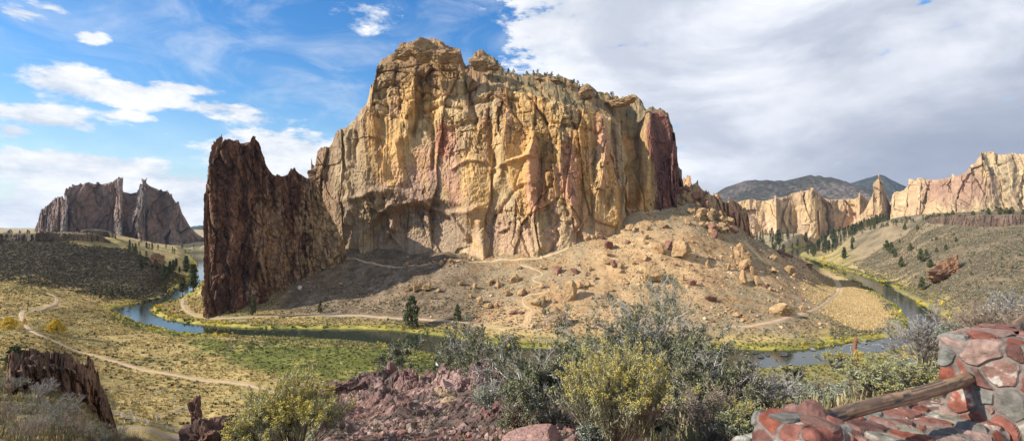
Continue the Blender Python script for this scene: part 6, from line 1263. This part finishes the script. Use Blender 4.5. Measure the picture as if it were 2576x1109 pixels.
# ================================================================ LIGHT, SKY, CAMERA
SUNV = Vector((-.82, -.25, .51)).normalized()
sd = bpy.data.lights.new('sun', 'SUN'); sd.energy = 5.0; sd.angle = R(.5); sd.color = (1, .94, .84)
so = bpy.data.objects.new('sun', sd); COL.objects.link(so); so.rotation_euler = (-SUNV).to_track_quat('-Z', 'Y').to_euler(); so.location = (-200, -50, 300)
w = bpy.data.worlds.new('World'); scene.world = w; w.use_nodes = True; N, L = w.node_tree.nodes, w.node_tree.links
bg = N['Background']; bg.inputs[1].default_value = .1
sky = N.new('ShaderNodeTexSky'); sky.sky_type = 'NISHITA'; sky.sun_disc = False; sky.sun_elevation = math.asin(SUNV.z); sky.sun_rotation = math.atan2(SUNV.x, SUNV.y)
sky.air_density = 1.2; sky.dust_density = .25; sky.ozone_density = 2.2
tc = N.new('ShaderNodeTexCoord'); sp = N.new('ShaderNodeSeparateXYZ'); L.new(tc.outputs['Generated'], sp.inputs[0])
def mt(op, a, b=None, c=None, clamp=False):
    n = N.new('ShaderNodeMath'); n.operation = op; n.use_clamp = clamp
    for i, v in enumerate((a, b, c)):
        if v is None: continue
        if isinstance(v, (int, float)): n.inputs[i].default_value = v
        else: L.new(v, n.inputs[i])
    return n.outputs[0]
def mrange(v, a, b, c=0.0, d=1.0, smooth=True):
    n = N.new('ShaderNodeMapRange'); n.interpolation_type = 'SMOOTHSTEP' if smooth else 'LINEAR'
    L.new(v, n.inputs[0]); n.inputs[1].default_value = a; n.inputs[2].default_value = b; n.inputs[3].default_value = c; n.inputs[4].default_value = d
    return n.outputs[0]
def mixc(f, a, b):
    n = N.new('ShaderNodeMix'); n.data_type = 'RGBA'
    if isinstance(f, float): n.inputs[0].default_value = f
    else: L.new(f, n.inputs[0])
    for i, v in ((6, a), (7, b)):
        if isinstance(v, tuple): n.inputs[i].default_value = v
        else: L.new(v, n.inputs[i])
    return n.outputs[2]
az = mt('ARCTAN2', sp.outputs[0], sp.outputs[1]); el = mt('ARCSINE', sp.outputs[2])
cb = N.new('ShaderNodeCombineXYZ'); L.new(az, cb.inputs[0]); L.new(mt('MULTIPLY', el, 2.4), cb.inputs[1])
def nse(scale, detail, rough=.6, off=0.0, dist=0.0):
    n = N.new('ShaderNodeTexNoise'); n.inputs['Scale'].default_value = scale; n.inputs['Detail'].default_value = detail; n.inputs['Roughness'].default_value = rough; n.inputs['Distortion'].default_value = dist
    if off:
        a = N.new('ShaderNodeVectorMath'); a.operation = 'ADD'; L.new(cb.outputs[0], a.inputs[0]); a.inputs[1].default_value = (off, off*.7, 0); L.new(a.outputs[0], n.inputs['Vector'])
    else: L.new(cb.outputs[0], n.inputs['Vector'])
    return n.outputs['Fac']
big = nse(3.6, 12, .66, 0, .15); fine = nse(10, 10, .65, 3.1, .2); wisp = nse(5, 6, .6, 7.7, 1.2)
def ang(x, y):
    px, row = x / DS, y / DS; a = math.atan2(px - 512, 512); return a, math.atan2(HOR - row, math.hypot(512, px - 512))
def blobn(x, y, rx, ry, k=1.0):
    a0, e0 = ang(x, y); a1, _ = ang(x + rx, y); a2, _ = ang(x - rx, y); _, e1 = ang(x, y - ry); _, e2 = ang(x, y + ry)
    ra, re = abs(a1 - a2) / 2, abs(e1 - e2) / 2
    u = mt('DIVIDE', mt('SUBTRACT', az, a0), ra); v = mt('DIVIDE', mt('SUBTRACT', el, e0), re)
    d = mt('SQRT', mt('ADD', mt('MULTIPLY', u, u), mt('MULTIPLY', v, v)))
    return mt('MULTIPLY', mt('SUBTRACT', 1.0, d), k)
blobs = [(165,210,135,52,1.1),(340,240,250,34,1.1),(480,224,130,20),(120,300,210,52,1.1),(30,330,100,40),(300,290,90,14,.7),(560,272,160,26,.9),(650,300,150,22,.7),(230,95,60,22,.8),(60,35,120,30,.8),(130,20,90,20,.7),
         (950,45,90,40,.55),(200,425,400,60,1.5),(420,490,520,90,1.5),(60,530,500,60,1.3),(720,400,240,90,1.5),(720,340,160,40,.6)]
cov = None
for b in blobs:
    v = blobn(*b); cov = v if cov is None else mt('MAXIMUM', cov, v)
a_b = ang(1140, 100)[0]; 
right = mrange(mt('ADD', az, mt('MULTIPLY', mt('SUBTRACT', big, .5), .5)), a_b - .05, a_b + .25, -.6, 1.0)
behind = mrange(mt('ABSOLUTE', az), 1.5, 2.2, -1.0, -.5)
cov = mt('MAXIMUM', mt('MAXIMUM', cov, right), behind)
hole = mt('MAXIMUM', mt('MAXIMUM', blobn(1240, 85, 70, 30, .8), blobn(2330, 8, 60, 34, .62)), blobn(2215, 140, 120, 40, .25))
hole = mt('MAXIMUM', hole, 0.0)
cov = mt('SUBTRACT', cov, hole)
dens = mt('ADD', cov, mt('ADD', mt('MULTIPLY', mt('SUBTRACT', big, .5), 2.6), mt('MULTIPLY', mt('SUBTRACT', fine, .5), 2.4)))
dens = mrange(dens, .05, .62)
haze = mrange(wisp, .4, .8, 0, .42)
lowhaze = mrange(el, .0, .25, .4, 0.0)
dens = mt('MAXIMUM', dens, mt('MAXIMUM', haze, lowhaze))
# cloud colour: bright white on the sunny side, grey-violet under the deck on the other
lit = mrange(mt('ADD', mt('MULTIPLY', big, .4), mt('MULTIPLY', fine, .6)), .38, .6)
sunny = mixc(lit, (4.3, 4.9, 5.8, 1), (7.2, 7.25, 7.4, 1))
soft = nse(3.2, 8, .58, 5.3, .3)
deck = mixc(mrange(soft, .36, .64), (4.0, 4.35, 5.2, 1), (6.9, 7.1, 7.6, 1))
under = nse(2.6, 7, .55, 11.3, .3)
lowd = mt('MULTIPLY', mrange(mt('ADD', el, mt('MULTIPLY', mt('SUBTRACT', under, .5), .35)), .06, .34, 1.0, 0.0), mrange(az, .3, .62))
deck = mixc(mt('MULTIPLY', lowd, .85), deck, (2.0, 2.35, 3.2, 1))
cc = mixc(mrange(az, -.15, .3), sunny, deck)
# sky blue, richer than the raw model
hs = N.new('ShaderNodeHueSaturation'); hs.inputs['Saturation'].default_value = 1.4; hs.inputs['Value'].default_value = 1.0; L.new(sky.outputs[0], hs.inputs['Color'])
SKYMUL = N.new('ShaderNodeMix'); SKYMUL.data_type = 'RGBA'; SKYMUL.blend_type = 'MULTIPLY'; SKYMUL.inputs[0].default_value = 1; SKYMUL.inputs[7].default_value = (.85, 1.0, 1.2, 1); L.new(hs.outputs[0], SKYMUL.inputs[6])
blue = mixc(mrange(el, -.02, .10, .85, 0.0), SKYMUL.outputs[2], (5.6, 6.6, 8.0, 1))
fin = mixc(dens, blue, cc)
L.new(fin, bg.inputs[0])
hz = MB(); hz.box((0, 0, 331), (18900, 18900, 698)); ho = hz.build('haze', None); ho['kind'] = 'stuff'
mh = bpy.data.materials.new('haze_air'); mh.use_nodes = True; Nh, Lh = nt(mh); Nh.remove(Nh['Principled BSDF']); pv = Nh.new('ShaderNodeVolumePrincipled')
pv.inputs['Color'].default_value = (.72, .83, 1, 1); pv.inputs['Density'].default_value = .000022; Lh.new(pv.outputs[0], Nh['Material Output'].inputs['Volume']); ho.data.materials.append(mh)
cam = bpy.data.cameras.new('camera'); co = bpy.data.objects.new('camera', cam); COL.objects.link(co)
co.location = (0, 0, CAMZ); co.rotation_euler = (R(90), 0, 0); cam.sensor_width = 36; cam.lens = 18; cam.shift_y = (HOR - 220) / 1024
cam.clip_start = .1; cam.clip_end = 90000
scene.camera = co
vs = scene.view_settings; vs.view_transform = 'Standard'; vs.look = 'None'; vs.exposure = .55; vs.gamma = 1; vs.use_curve_mapping = False
scene.cycles.use_denoising = True
scene.cycles.max_bounces = 5; scene.cycles.diffuse_bounces = 3; scene.cycles.glossy_bounces = 2; scene.cycles.transmission_bounces = 2
scene.render.use_persistent_data = False
